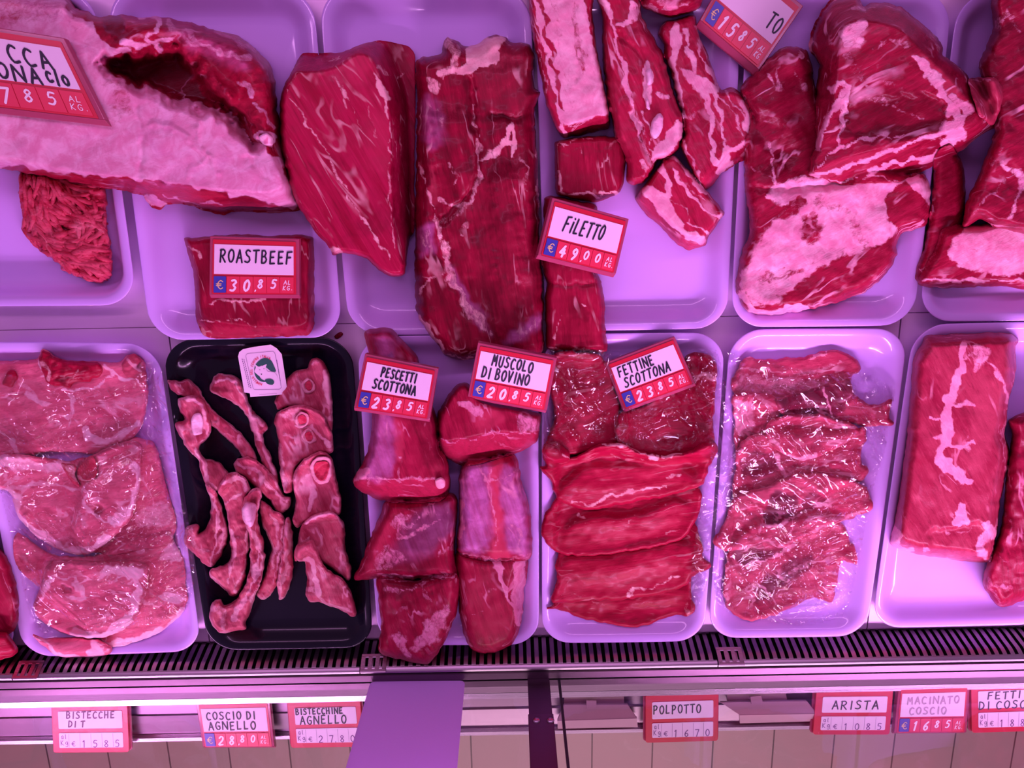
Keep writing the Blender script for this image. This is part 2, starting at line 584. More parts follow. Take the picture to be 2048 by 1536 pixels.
br = empty('glass_bracket', at_y(1083, 1430, -.3495))
tag(br, 'dark steel bracket plate with two round screws beside the glass joint', 'bracket')
bx0, bx1 = at_y(1058, 1430, -.3500).x, at_y(1105, 1430, -.3500).x
zA = at_y(1080, 1390, -.3500).z; zB = at_y(1080, 1429, -.3500).z
MB().box(bx0, bx1, -.3525, -.3505, .0352, zB).build('lower_plate', STEEL_DARK, br)
MB().box(bx0 - .001, bx1 + .001, -.3525, -.3490, zB, gtop).build('upper_plate', STEEL_DARK, br, bevel=.0006)
for sx in (1073, 1101):
    c = at_y(sx, 1441, -.349)
    mb = MB(); prev = None
    rings = [(.0042, 0), (.0040, .0012), (.0030, .0021), (.0015, .0026), (.0002, .0028)]
    vs = []; fs = []
    for k, (r_, h_) in enumerate(rings):
        vs += [(c.x + r_ * math.cos(a * math.pi / 8), c.y + h_, c.z + r_ * math.sin(a * math.pi / 8)) for a in range(16)]
    for k in range(len(rings) - 1):
        fs += [[k * 16 + a, k * 16 + (a + 1) % 16, (k + 1) * 16 + (a + 1) % 16, (k + 1) * 16 + a] for a in range(16)]
    fs.append([a + 64 for a in range(16)])
    mb.add(vs, fs).build('screw', STEEL_BEAD, br, True)

# blank card standing against the inside of the glass
CARD = plain('white_card_back', (.72, .50, .86), .45, var=.03, scale=8)
_t = CARD.node_tree; _pb = _t.nodes['Principled BSDF']; _tr = _t.nodes.new('ShaderNodeBsdfTranslucent'); _tr.inputs[0].default_value = (.72, .50, .86, 1)
_mx = _t.nodes.new('ShaderNodeMixShader'); _mx.inputs[0].default_value = .5
_t.links.new(_pb.outputs[0], _mx.inputs[1]); _t.links.new(_tr.outputs[0], _mx.inputs[2])
_t.links.new(_mx.outputs[0], [n for n in _t.nodes if n.type == 'OUTPUT_MATERIAL'][0].inputs[0])
c0 = at_y(742, 1360, -.3500); c1 = at_y(930, 1358, -.3500)
vs = []; fs = []
pts = []
z0 = .0354; zt = .215; rr = .006
prof = [(c0.x + rr * (1 - math.sin(a)), z0 + rr * (1 - math.cos(a))) for a in np.linspace(math.pi / 2, 0, 5)]
prof += [(c1.x - rr * (1 - math.sin(a)), z0 + rr * (1 - math.cos(a))) for a in np.linspace(0, math.pi / 2, 5)]
prof += [(c1.x, zt), (c0.x, zt)]
n = len(prof)
for k in (0, 1):
    vs += [(x, -.3525 + k * .0016 + .0012 * max(0, 1 - (x - c0.x) / .03) * k, z) for x, z in prof]
fs = [list(range(n)), list(range(2 * n - 1, n - 1, -1))] + [[k, n + k, n + (k + 1) % n, (k + 1) % n] for k in range(n)]
cd = link('card', vs, fs, CARD, None, False)
tag(cd, 'blank purple looking card standing upright against the glass, covering part of a price label', 'card')
# ------------------------------------------------------------------ trays
FLOOR_Z, RIM_Z = .0062, .0225


def tray(quad, label, mat=TRAY, rim=RIM_Z, name='meat_tray', rad=.036, lip=.016, base=0.0, group=None):
    """quad: rim corners TL TR BR BL (photo pixels). rounded dish: foot, outer wall, rolled rim, sloping inner wall, flat floor."""
    zr = base + rim
    C4 = [np.array(at(x, y, zr))[:2] for x, y in quad]
    W = (np.linalg.norm(C4[1] - C4[0]) + np.linalg.norm(C4[2] - C4[3])) / 2
    L = (np.linalg.norm(C4[3] - C4[0]) + np.linalg.norm(C4[2] - C4[1])) / 2
    def rr(ins, r_, nseg=9):
        r_ = max(r_, .004); pts = []
        for cx, cy, a0 in ((W - ins - r_, ins + r_, -90), (W - ins - r_, L - ins - r_, 0), (ins + r_, L - ins - r_, 90), (ins + r_, ins + r_, 180)):
            for k in range(nseg):
                a = math.radians(a0 + 90 * k / (nseg - 1))
                pts.append((cx + r_ * math.cos(a), cy + r_ * math.sin(a)))
        return pts
    def bil(x, y):
        s, t = x / W, y / L
        return (C4[0] * (1 - s) + C4[1] * s) * (1 - t) + (C4[3] * (1 - s) + C4[2] * s) * t
    h = zr - base; fz = base + FLOOR_Z
    rings = [(.020, base + .0008), (.0185, base), (.016, base), (.0135, base + .004), (.006, zr - .006), (.0012, zr - .0028), (0, zr - .0012), (.0004, zr - .0003),
             (.0018, zr), (.0055, zr - .0003), (.009, zr - .0016), (.0125, zr - .0050), (.0165, fz + .0070), (.021, fz + .0030), (.026, fz + .0009), (.031, fz)]
    vs = []; fs = []
    for ins, z in rings:
        for x, y in rr(ins, rad - ins * .8):
            q = bil(x, y); vs.append((q[0], q[1], z))
    n = 36
    for k in range(len(rings) - 1):
        fs += [[k * n + a, k * n + (a + 1) % n, (k + 1) * n + (a + 1) % n, (k + 1) * n + a] for a in range(n)]
    fs.append([(len(rings) - 1) * n + a for a in range(n)]); fs.append([a for a in range(n)][::-1])
    o = link(name, vs, fs, mat, None, True)
    sub = o.modifiers.new('smooth', 'SUBSURF'); sub.levels = 1; sub.render_levels = 1
    tag(o, label, 'tray', group)
    # leave its height on the height map
    xs = np.arange(min(q[0] for q in quad) - 10, max(q[0] for q in quad) + 10, 3.0); ys = np.arange(min(q[1] for q in quad) - 10, max(q[1] for q in quad) + 10, 3.0)
    gx_, gy_ = np.meshgrid(xs, ys); gx_ = gx_.ravel(); gy_ = gy_.ravel()
    prv = None
    for ins, z in rings[6:]:
        q = np.array([to_px((*bil(x, y), z)) for x, y in rr(ins, rad - ins * .8)])
        k = inside(gx_, gy_, q)
        # going inwards the surface falls: overwrite
        x = np.clip(np.rint((gx_[k] - HX0) / HS).astype(int), 0, HM.shape[1] - 1); y = np.clip(np.rint((gy_[k] - HY0) / HS).astype(int), 0, HM.shape[0] - 1)
        HM[y, x] = z
    return o


tray([(-330, -30), (185, -30), (276, 612), (-255, 614)], 'white tray holding the minced beef, far left of the back row', rim=.030)
tray([(208, -30), (626, -30), (687, 677), (300, 682)], 'white tray under the big pale leg joint and the tagged roast block')
tray([(634, -30), (1062, -30), (1085, 668), (697, 672)], 'white tray under the two large dark red beef cuts side by side')
tray([(1068, -30), (1486, -30), (1455, 658), (1090, 664)], 'white tray with the rib strips and small fillet pieces')
tray([(1496, -20), (1910, -20), (1828, 652), (1460, 656)], 'white tray under the big triangular joint and pale shoulder')
tray([(1917, -20), (2350, -20), (2235, 640), (1836, 645)], 'white tray at the right end of the back row, cut off by the frame')
tray([(-480, 690), (-82, 684), (36, 1312), (-320, 1320)], 'white tray at the far left of the front row, almost out of frame')
tray([(-72, 683), (316, 686), (405, 1304), (46, 1316)], 'white tray full of film wrapped pork chops')
tray([(320, 679), (704, 672), (748, 1297), (416, 1303)], 'glossy black tray with lamb ribs and lamb chops', TRAYBLACK, name='black_meat_tray')
tray([(711, 672), (1077, 668), (1079, 1291), (756, 1292)], 'white tray with five dark red beef muscles under two price tags')
tray([(1083, 668), (1453, 664), (1409, 1284), (1083, 1288)], 'white tray of thin bright red beef slices')
tray([(1460, 658), (1820, 656), (1734, 1274), (1415, 1278)], 'white tray of film wrapped pinkish pork slices')
tray([(1828, 648), (2230, 640), (2100, 1250), (1742, 1258)], 'white tray with the pork loin block, right end of the front row')
# ------------------------------------------------------------------ lettering: pen strokes in a 0..1 box (y down)
GL = {
'A': [[(0, 1), (.45, 0), (.9, 1)], [(.2, .64), (.72, .60)]],
'B': [[(.05, 0), (.05, 1)], [(.05, .02), (.5, 0), (.7, .2), (.5, .44), (.05, .5)], [(.5, .46), (.8, .7), (.55, .97), (.05, 1)]],
'C': [[(.8, .12), (.45, 0), (.1, .3), (.05, .65), (.3, 1), (.8, .92)]],
'D': [[(.08, 0), (.05, 1)], [(.08, 0), (.55, .08), (.82, .45), (.6, .88), (.05, 1)]],
'E': [[(.75, 0), (.08, .03), (.05, 1), (.75, .97)], [(.06, .5), (.6, .47)]],
'F': [[(.85, 0), (.12, .04), (.02, 1)], [(.08, .5), (.65, .47)]],
'G': [[(.8, .12), (.45, 0), (.1, .3), (.08, .7), (.4, 1), (.8, .9), (.8, .55), (.5, .55)]],
'H': [[(.05, 0), (.05, 1)], [(.8, 0), (.8, 1)], [(.05, .5), (.8, .48)]],
'I': [[(.3, 0), (.28, 1)]],
'i': [[(.3, .28), (.26, 1)], [(.34, .02), (.34, .06)]],
'K': [[(.08, 0), (.08, 1)], [(.75, 0), (.1, .55), (.8, 1)]],
'L': [[(.12, 0), (.06, .98), (.7, .95)]],
'M': [[(.0, 1), (.12, 0), (.45, .6), (.8, 0), (.92, 1)]],
'N': [[(.0, 1), (.06, 0), (.94, 1), (1.0, 0)]],
'O': [[(.45, 0), (.1, .2), (.02, .6), (.3, .98), (.68, .9), (.88, .5), (.75, .12), (.45, 0)]],
'P': [[(.1, 0), (.06, 1)], [(.02, .05), (.5, 0), (.78, .2), (.6, .46), (.1, .56)]],
'R': [[(.1, 0), (.06, 1)], [(.0, .06), (.5, 0), (.78, .2), (.55, .46), (.1, .52)], [(.3, .52), (.85, 1)]],
'S': [[(.8, .1), (.45, 0), (.12, .18), (.3, .42), (.68, .56), (.8, .8), (.45, 1), (.02, .92)]],
'T': [[(0, .04), (.9, 0)], [(.45, .02), (.42, 1)]],
'U': [[(.08, 0), (.05, .7), (.35, 1), (.72, .85), (.82, 0)]],
'V': [[(0, 0), (.4, 1), (.85, 0)]],
'Z': [[(.05, .03), (.8, 0), (.05, 1), (.85, .97)]],
'c': [[(.75, .3), (.4, .2), (.1, .55), (.3, .95), (.8, .85)]],
'o': [[(.45, .3), (.1, .45), (.08, .8), (.4, 1), (.72, .85), (.75, .5), (.45, .3)]],
'a': [[(.7, .35), (.3, .32), (.06, .65), (.25, .98), (.6, .85), (.7, .35)], [(.7, .35), (.72, 1)]],
'l': [[(.3, 0), (.28, .9), (.45, 1)]],
'g': [[(.7, .35), (.3, .32), (.06, .6), (.25, .85), (.6, .75), (.7, .35)], [(.7, .35), (.7, 1.2), (.3, 1.35), (.08, 1.2)]],
'/': [[(.55, -.1), (.1, 1.1)]], "'": [[(.3, 0), (.24, .25)]], '.': [[(.3, .94), (.34, 1)]], ',': [[(.35, .92), (.2, 1.18)]],
'0': [[(.45, 0), (.12, .22), (.08, .7), (.38, 1), (.72, .78), (.76, .28), (.45, 0)]],
'1': [[(.2, .2), (.5, 0), (.45, 1)]],
'2': [[(.1, .22), (.4, 0), (.75, .18), (.65, .5), (.06, 1), (.78, .97)]],
'3': [[(.12, .06), (.45, 0), (.76, .2), (.4, .46), (.76, .7), (.5, .98), (.08, .94)]],
'4': [[(.55, 0), (.06, .66), (.85, .64)], [(.62, .3), (.56, 1)]],
'5': [[(.78, .02), (.26, 0), (.18, .42), (.55, .38), (.76, .66), (.5, .98), (.08, .94)]],
'6': [[(.68, .04), (.2, .4), (.1, .78), (.42, 1), (.74, .76), (.5, .5), (.14, .66)]],
'7': [[(.08, .03), (.8, 0), (.35, 1)]],
'8': [[(.45, .46), (.16, .24), (.42, 0), (.72, .2), (.45, .46), (.1, .76), (.42, 1), (.76, .76), (.45, .46)]],
'9': [[(.72, .36), (.4, .52), (.12, .28), (.42, 0), (.72, .2), (.68, .6), (.3, 1)]],
'€': [[(.9, .14), (.6, 0), (.25, .3), (.25, .7), (.6, 1), (.9, .86)], [(.02, .4), (.7, .4)], [(.02, .6), (.66, .6)]],
}
ROUND = set('BCDGOPRSUco0235689€ag6')


def stroke_text(mb, P, text, x, y, hgt, wid, pen, slant=0.0, gap=.36, h0=.0003, seed=0, rise=0.0):
    """lay the text as pen ribbons on the plane P(x, y, h); x, y, hgt in metres on the plate, wid = letter width"""
    rs = random.Random(seed)
    cx = x; lift = 0
    for chx in text:
        if chx == ' ': cx += wid * .7; continue
        g = GL[chx]
        wl = wid * (.55 if chx in "Iil1'.,/" else 1.0)
        jy = rs.uniform(-.04, .04) * hgt
        if chx not in ROUND: g = [[a, b] for st in g for a, b in zip(st[:-1], st[1:])]
        for st in g:
            pts = np.array(st, float)
            if len(pts) > 2 and chx in ROUND:
                pts = catmull(pts, False, step=.16)
            Q = np.stack([cx + pts[:, 0] * wl * (1 if chx not in "Iil1'.," else 1.6) - slant * (pts[:, 1] - 1) * hgt, y + jy + pts[:, 1] * hgt - rise * (cx - x)], 1)
            lift += .00001
            hh = h0 + lift
            n = len(Q); L = []; R = []
            for k in range(n):
                d = Q[min(k + 1, n - 1)] - Q[max(k - 1, 0)]; d = d / (np.hypot(*d) + 1e-9); nn = np.array([-d[1], d[0]])
                L.append(Q[k] + nn * pen / 2); R.append(Q[k] - nn * pen / 2)
            # round ends
            vs = [P(*q, hh) for q in L] + [P(*q, hh) for q in R]
            fs = [[k, k + 1, n + k + 1, n + k] for k in range(n - 1)]
            for k in range(n):
                if k in (0, n - 1) or chx not in ROUND:
                    b = len(vs); vs += [P(Q[k][0] + pen / 2 * math.cos(a), Q[k][1] + pen / 2 * math.sin(a), hh + .000004 * (k + 1)) for a in np.linspace(0, 2 * math.pi, 9)[:-1]]
                    fs.append([b + q for q in range(8)])
            mb.add(vs, fs)
        cx += wl + gap * wid * (1.35 if chx in 'NMH' else 1)
    return cx


RED = plain('red_plastic', (.62, .010, .045), .32, var=.05)
ROSE = plain('rose_acrylic', (.42, .06, .13), .18, var=.08)
TILE = plain('price_tile_red', (.78, .035, .095), .35, var=.05)
PAPER = plain('white_label_paper', (.88, .72, .86), .55, var=.02)
INK = plain('black_marker', (.012, .012, .03), .5)
INK2 = plain('faded_marker', (.10, .05, .11), .5)
BLUE = plain('euro_blue', (.05, .055, .42), .35)
YELL = plain('euro_sign_pale_yellow', (.80, .62, .30), .4)
WHITE = plain('white_digits', (.95, .85, .92), .45, var=.01)
PLUM = plain('price_strip_print', (.16, .05, .22), .5)


def plate(c3):
    """plane through four corners TL TR BR BL: returns P(x, y, h), width, height"""
    C = [np.array(p) for p in c3]
    W = (np.linalg.norm(C[1] - C[0]) + np.linalg.norm(C[2] - C[3])) / 2
    H = (np.linalg.norm(C[3] - C[0]) + np.linalg.norm(C[2] - C[1])) / 2
    nrm = np.cross(C[3] - C[0], C[1] - C[0]); nrm /= np.linalg.norm(nrm)
    if nrm[2] < 0: nrm = -nrm
    def P(x, y, h=0.0):
        s, t = x / W, y / H
        return tuple((C[0] * (1 - s) + C[1] * s) * (1 - t) + (C[3] * (1 - s) + C[2] * s) * t + nrm * h)
    return P, W, H


def slab(P, x0, x1, y0, y1, h0, h1, rad=0.0):
    mb = MB()
    if rad <= 0: pts = [(x0, y0), (x1, y0), (x1, y1), (x0, y1)]
    else:
        pts = []
        for cx, cy, a0 in ((x1 - rad, y0 + rad, -90), (x1 - rad, y1 - rad, 0), (x0 + rad, y1 - rad, 90), (x0 + rad, y0 + rad, 180)):
            for k in range(5):
                a = math.radians(a0 + 22.5 * k); pts.append((cx + rad * math.cos(a), cy + rad * math.sin(a)))
    n = len(pts)
    return mb.add([P(x, y, h0) for x, y in pts] + [P(x, y, h1) for x, y in pts],
                  [list(range(n)), list(range(2 * n - 1, n - 1, -1))] + [[k, n + k, n + (k + 1) % n, (k + 1) % n] for k in range(n)])


def corners(quad, z):
    z = z if hasattr(z, '__len__') else [z] * 4
    return [at(x, y, zz) for (x, y), zz in zip(quad, z)]


def price_tag(quad, z, lines, digits, label, th=.0075, pen=.0017, seed=1, dim=False, rail=False):
    P, W, H = plate(corners(quad, z))
    root = empty('price_tag', P(W / 2, H / 2, -th))
    tag(root, label, 'price tag', 'red price tags with blue euro tile')
    q = slab(P, 0, W, 0, H * .93, -th, 0)
    q.add([P(0, H * .93, 0), P(W, H * .93, 0), P(W, H, -th * .55), P(0, H, -th * .55), P(0, H * .93, -th), P(W, H * .93, -th), P(W, H, -th), P(0, H, -th)],
          [(0, 3, 2, 1), (3, 7, 6, 2), (4, 5, 6, 7), (0, 4, 7, 3), (1, 2, 6, 5)])
    q.build('holder', ROSE, root, bevel=.0006)
    slab(P, W * .035, W * .965, H * .05, H * .925, .0001, .0006, .001).build('backing', RED, root)
    card = slab(P, W * .055, W * .94, H * .125, H * .60, .0007, .0010).build('name_card', PAPER, root)
    # little notches eaten into the card by the holder's clips
    mb = MB()
    for (t_, x, y, hgt, wid, sl, rise) in lines:
        stroke_text(mb, P, t_, W * x, H * y, H * hgt, W * wid, pen, sl, seed=seed, h0=.0013, rise=rise)
    mb.build('handwriting', INK, card)
    x = W * .055; w0 = W * .135; y0, y1 = H * .635, H * .90
    eu = slab(P, x, x + w0, y0, y1, .0007, .0014, .0006).build('euro_tile', BLUE, root)
    mb = MB(); stroke_text(mb, P, '€', x + w0 * .22, y0 + (y1 - y0) * .24, (y1 - y0) * .52, w0 * .58, .0010, 0, h0=.0017); mb.build('euro_sign', YELL, eu)
    x += w0 + W * .008
    for k, dg in enumerate(digits):
        w = W * .148
        big = k < 2
        tl = slab(P, x, x + w - W * .006, y0, y1, .0007, .0013, .0006).build('digit_tile', TILE, root)
        mb = MB(); hh = (y1 - y0) * (.66 if big else .52)
        stroke_text(mb, P, dg[0], x + w * (.24 if big else .30), y0 + (y1 - y0) * (.20 if big else .16), hh, w * (.50 if big else .42), .0022 if big else .0018, .16, h0=.0016)
        if len(dg) > 1: stroke_text(mb, P, ',', x + w * .08, y0 + (y1 - y0) * .58, hh * .5, w * .3, .0012, .1, h0=.0016)
        mb.build('digit', WHITE, tl)
        x += w
    w = W * .94 - x
    un = slab(P, x, x + w, y0, y1, .0007, .0013, .0006).build('unit_tile', TILE, root)
    mb = MB()
    stroke_text(mb, P, 'AL', x + w * .28, y0 + (y1 - y0) * .2, (y1 - y0) * .24, w * .22, .0007, .15, h0=.0016)
    stroke_text(mb, P, 'KG.', x + w * .2, y0 + (y1 - y0) * .54, (y1 - y0) * .26, w * .22, .0007, .15, h0=.0016)
    mb.build('lettering', WHITE, un)
    return root


def shelf_label(quad, z, lines, digits, label, pen=.0017, seed=1, ink=INK, th=.006):
    P, W, H = plate(corners(quad, z))
    root = empty('shelf_label', P(W / 2, H / 2, -th))
    tag(root, label, 'price label', 'red framed white price labels along the front ledge')
    slab(P, 0, W, 0, H, -th, 0, .0035).build('frame', RED, root, bevel=.0006)
    slab(P, -.0022, W + .0016, -.0028, H + .0008, -th - .001, -th + .0014, .004).build('clear_edge', ROSE, root)
    card = slab(P, W * .09, W * .93, H * .15, H * .50, .0002, .0006, .0015).build('name_card', PAPER, root)
    mb = MB()
    for (t_, x, y, hgt, wid, sl, rise) in lines:
        stroke_text(mb, P, t_, W * x, H * y, H * hgt, W * wid, pen, sl, seed=seed, h0=.0008, rise=rise)
    mb.build('handwriting', ink, card)
    ps = slab(P, W * .09, W * .93, H * .585, H * .89, .0002, .0006, .0015).build('price_strip', PAPER, root)
    mb = MB()
    stroke_text(mb, P, 'al', W * .12, H * .61, H * .09, W * .035, .0007, 0, h0=.0008)
    stroke_text(mb, P, 'Kg', W * .11, H * .73, H * .10, W * .045, .0007, 0, h0=.0008)
    stroke_text(mb, P, '€', W * .25, H * .755, H * .10, W * .055, .0007, 0, h0=.0008)
    for k in range(5):
        xx = W * (.22 + .145 * k); mb.add([P(xx - .00015, H * .60, .0008), P(xx + .00015, H * .60, .0008), P(xx + .00015, H * .88, .0008), P(xx - .00015, H * .88, .0008)], [(0, 1, 2, 3)])
    xx = W * .39
    for dg in digits:
        stroke_text(mb, P, dg[0], xx, H * .735, H * .14, W * .065, .0011, 0, h0=.0008)
        if len(dg) > 1: stroke_text(mb, P, '.', xx + W * .07, H * .735, H * .14, W * .04, .0011, 0, h0=.0008)
        xx += W * .145
    mb.build('print', PLUM, ps)
    return root
# ------------------------------------------------------------------ meat: an outline of the photograph becomes a solid lump with its own height
def F(pts, w, val=1.0): return ('fat', pts, w, val, False)
def FP(pts, soft=6, val=1.0): return ('fat', pts, soft, val, True)
def T(pts, w, val): return ('tone', pts, w, val, False)
def TP(pts, soft, val): return ('tone', pts, soft, val, True)
def SK(pts, soft, val): return ('skin', pts, soft, val, True)
def H(pts, w, val): return ('h', pts, w, val, False)
def HP(pts, soft, val): return ('h', pts, soft, val, True)


SEED = [100]


def meat(name, outline, height, r, mat, label=None, cat=None, group=None, feats=(), z0=None, e0=.35, top=None, noise=(.0018, 38), sp=3.2,
         drape=False, jit=1.6, parent=None, tens=.5, smooth_base=3, plane=None, kind=None, warp=1.0, rim=0.0, rimw=6):
    SEED[0] += 7; sd = SEED[0]
    C = catmull(outline, True, 3.0, tens)
    C = C + np.stack([vnoise(C[:, 0] / 11, C[:, 1] / 11, sd), vnoise(C[:, 0] / 11, C[:, 1] / 11, sd + 1)], 1) * jit \
          + np.stack([vnoise(C[:, 0] / 4.5, C[:, 1] / 4.5, sd + 2), vnoise(C[:, 0] / 4.5, C[:, 1] / 4.5, sd + 3)], 1) * jit * .35
    x0, y0 = C.min(0) - sp; x1, y1 = C.max(0) + sp
    x0 = max(x0, -330); y0 = max(y0, -150); x1 = min(x1, 2330); y1 = min(y1, 1620)
    nx = int((x1 - x0) / sp) + 2; ny = int((y1 - y0) / sp) + 2
    gx_ = x0 + sp * np.arange(nx); gy_ = y0 + sp * np.arange(ny)
    cxs, cys = np.meshgrid(gx_[:-1] + sp / 2, gy_[:-1] + sp / 2)
    cin = inside(cxs.ravel(), cys.ravel(), C).reshape(ny - 1, nx - 1)
    # drop cells that hang on by a corner only
    nb = np.zeros_like(cin, int)
    nb[1:] += cin[:-1]; nb[:-1] += cin[1:]; nb[:, 1:] += cin[:, :-1]; nb[:, :-1] += cin[:, 1:]
    cin &= nb >= 2
    cnt = np.zeros((ny, nx), int)
    for a in (0, 1):
        for b in (0, 1): cnt[a:ny - 1 + a, b:nx - 1 + b] += cin
    used = cnt > 0; bnd = used & (cnt < 4)
    idx = -np.ones((ny, nx), int); iy, ix = np.nonzero(used); idx[iy, ix] = np.arange(len(iy))
    u = gx_[ix].astype(float); v = gy_[iy].astype(float); B = bnd[iy, ix]
    d, qx, qy = seg_dist(u, v, C, True)
    u0, v0 = u.copy(), v.copy()
    u[B] = qx[B]; v[B] = qy[B]; d[B] = 0
    # relax the next ring a little so the rim is even
    prof = e0 + (1 - e0) * np.sqrt(np.clip(1 - (1 - np.clip(d / r, 0, 1)) ** 2, 0, 1))
    under = hm_get(u, v)
    if drape:
        Ms = blurmax(HM, 1, smooth_base) if smooth_base else HM
        zb = np.maximum(hm_get(u, v, Ms), under)
        base = zb
    else:
        zz = np.percentile(under, 40) if z0 is None else z0
        base = np.full_like(u, zz)
        if plane: base = base + plane[0] * (u - C[:, 0].mean()) + plane[1] * (v - C[:, 1].mean())
    fat = rim * (1 - sstep(rimw * .4, rimw * 1.3, d + 2.5 * vnoise(u / 15, v / 15, sd + 30))) * (.5 + .5 * np.clip(1 + vnoise(u / 40, v / 40, sd + 31) * 1.6, 0, 1)); skin = np.zeros_like(u); tone = np.zeros_like(u); hh = np.zeros_like(u)
    wob = fbm(u / 14, v / 14, sd + 5, 2)
    uw = u + 6.5 * vnoise(u / 21, v / 21, sd + 6) + 3 * vnoise(u / 8, v / 8, sd + 7); vw_ = v + 6.5 * vnoise(u / 21, v / 21, sd + 8) + 3 * vnoise(u / 8, v / 8, sd + 9)
    nw = warp
    uw = u + (uw - u) * nw; vw_ = v + (vw_ - v) * nw
    wv = .62 + .75 * np.clip(vnoise(u / 30, v / 30, sd + 10) + .5, 0, 1)
    h = height * prof
    for typ, pts, w, val, poly in feats:
        P = np.array(pts, float)
        if poly:
            P = catmull(P, True, 4.0)
            s = sstep(-w / 2, w / 2, sdist(uw, vw_, P) + wob * min(w, 10) * .6)
        else:
            if len(P) > 2: P = catmull(P, False, 4.0)
            dd, _, _ = seg_dist(uw, vw_, P, False)
            ww = w * (1 + .45 * wob) * wv
            if typ == 'h' and w <= 16: val *= .5
            if typ == 'h': s = np.exp(-(dd / (w * .6)) ** 2)
            else: s = 1 - sstep(ww * .35, ww * .75 + 1.2, dd)
        if typ == 'fat': fat = np.maximum(fat, s * val) if val > 0 else fat * (1 - s * -val)
        elif typ == 'tone': tone = tone * (1 - s) + s * val
        elif typ == 'skin': skin = np.maximum(skin, s * val)
        else: hh += s * val
    if top is not None:
        P = catmull(top[0], True, 4.0)
        dd = np.maximum(-sdist(u, v, P), 0)
        h = np.maximum(h - dd * top[1], height * .12)
    h = h + hh * np.clip(prof, .4, 1)
    h = h + noise[0] * (fbm(u / noise[1], v / noise[1], sd + 11, 3)) * (.3 + .7 * np.clip(d / 12, 0, 1))
    h = np.maximum(h, .0012)
    zt = base + h
    if not drape: zt = np.maximum(zt, under + .0015)
    zbm = np.minimum(under + .0007, zt - .0010)
    ub = u.copy(); vb = v.copy()
    cc = C.mean(0)
    top3 = at_np(u, v, zt); bot3 = at_np(ub, vb, zbm)
    N = len(u)
    cy_, cx_ = np.nonzero(cin)
    a = idx[cy_, cx_]; b = idx[cy_, cx_ + 1]; c = idx[cy_ + 1, cx_ + 1]; e = idx[cy_ + 1, cx_]
    ft = np.stack([a, e, c, b], 1)
    fb = np.stack([a, b, c, e], 1) + N
    # side wall: edges used by one cell
    E = {}
    for f in ft:
        for k in range(4):
            p, q = f[k], f[(k + 1) % 4]
            if (q, p) in E: del E[(q, p)]
            else: E[(p, q)] = 1
    fs = [[q, p, p + N, q + N] for p, q in E]
    V = np.vstack([top3, bot3])
    faces = ft.tolist() + fb.tolist() + fs
    o = link(name, V, faces, mat, parent, True)
    me = o.data
    for nm, arr in (('fat', fat), ('tone', tone), ('skin', skin)):
        at2 = me.attributes.new(nm, 'FLOAT', 'POINT')
        at2.data.foreach_set('value', np.concatenate([arr, arr * 0 if nm != 'fat' else arr]).astype(np.float32))
    hm_put(u, v, zt)
    if sp > 3.0:
        hm_put(u0 + sp / 2, v0, zt); hm_put(u0, v0 + sp / 2, zt)
    if label: tag(o, label, cat, group, kind)
    return o


def strip(pts, w, n=None):
    """outline around a centre line; w = widths"""
    P = np.array(pts, float)
    if not hasattr(w, '__len__'): w = [w] * len(P)
    L = []; R = []
    for i in range(len(P)):
        d = P[min(i + 1, len(P) - 1)] - P[max(i - 1, 0)]; d /= np.hypot(*d) + 1e-9
        nn = np.array([-d[1], d[0]]); L.append(tuple(P[i] + nn * w[i] / 2)); R.append(tuple(P[i] - nn * w[i] / 2))
    return L + R[::-1]


BEEF = meat_mat('beef_dark', (.15, .0004, .014), (.29, .0018, .031), ang=-1.4, stretch=9, vein=.5, vw=.022, seed=.1, rough=.42)
BEEF_FIB = meat_mat('beef_bright_fibres', (.31, .0010, .032), (.46, .008, .068), ang=-1.08, stretch=14, vein=.6, vscale=24, vw=.016, bump=.4, seed=.3, rough=.44)
BEEF_BLOCK = meat_mat('beef_block', (.24, .0010, .023), (.36, .005, .043), ang=-1.5, stretch=7, vein=.45, vw=.016, bump=.35, seed=.7, rough=.44)
BEEF_MUSC = meat_mat('beef_muscle', (.24, .0012, .026), (.38, .008, .052), ang=-1.3, stretch=8, vein=.7, vw=.024, seed=1.1, fat=(.66, .17, .30), fat2=(.78, .32, .46), fat3=(.42, .10, .26), rough=.42)
BEEF_SLICE = meat_mat('beef_slice', (.31, .0009, .026), (.43, .004, .047), ang=.12, stretch=10, vein=.3, vw=.02, bump=.35, seed=1.7, rough=.42)
RIB = meat_mat('rib_meat', (.32, .003, .032), (.47, .016, .068), ang=-1.1, stretch=8, vein=.7, vw=.035, seed=2.1, fat=(.80, .31, .44), fat2=(.92, .52, .62))
SHOULDER = meat_mat('shoulder_meat', (.23, .0015, .022), (.38, .011, .052), ang=.5, stretch=5, vein=.8, vw=.04, seed=2.6, fat=(.78, .28, .42), fat2=(.90, .50, .62), fat3=(.58, .10, .22))
LEG = meat_mat('leg_joint', (.27, .0015, .024), (.44, .010, .050), ang=.3, stretch=5, vein=.5, seed=3.0, fat=(.76, .27, .44), fat2=(.90, .50, .68), fat3=(.66, .22, .44), bump=.35, rag_amt=1.0)
PORK = meat_mat('pork_chop_meat', (.66, .10, .19), (.80, .20, .30), ang=.2, stretch=4, vein=.7, vw=.035, seed=3.5, fat=(.94, .46, .60), fat2=(1.0, .66, .78), bump=.35, dark=(.30, .006, .04), rag_amt=.7)
PORKSL = meat_mat('pork_slice_meat', (.46, .033, .088), (.62, .10, .165), ang=.1, stretch=4, vein=.8, vw=.03, seed=4.0, fat=(.84, .33, .44), fat2=(.92, .50, .58), bump=.4, dark=(.12, .003, .025), rag_amt=1.2)
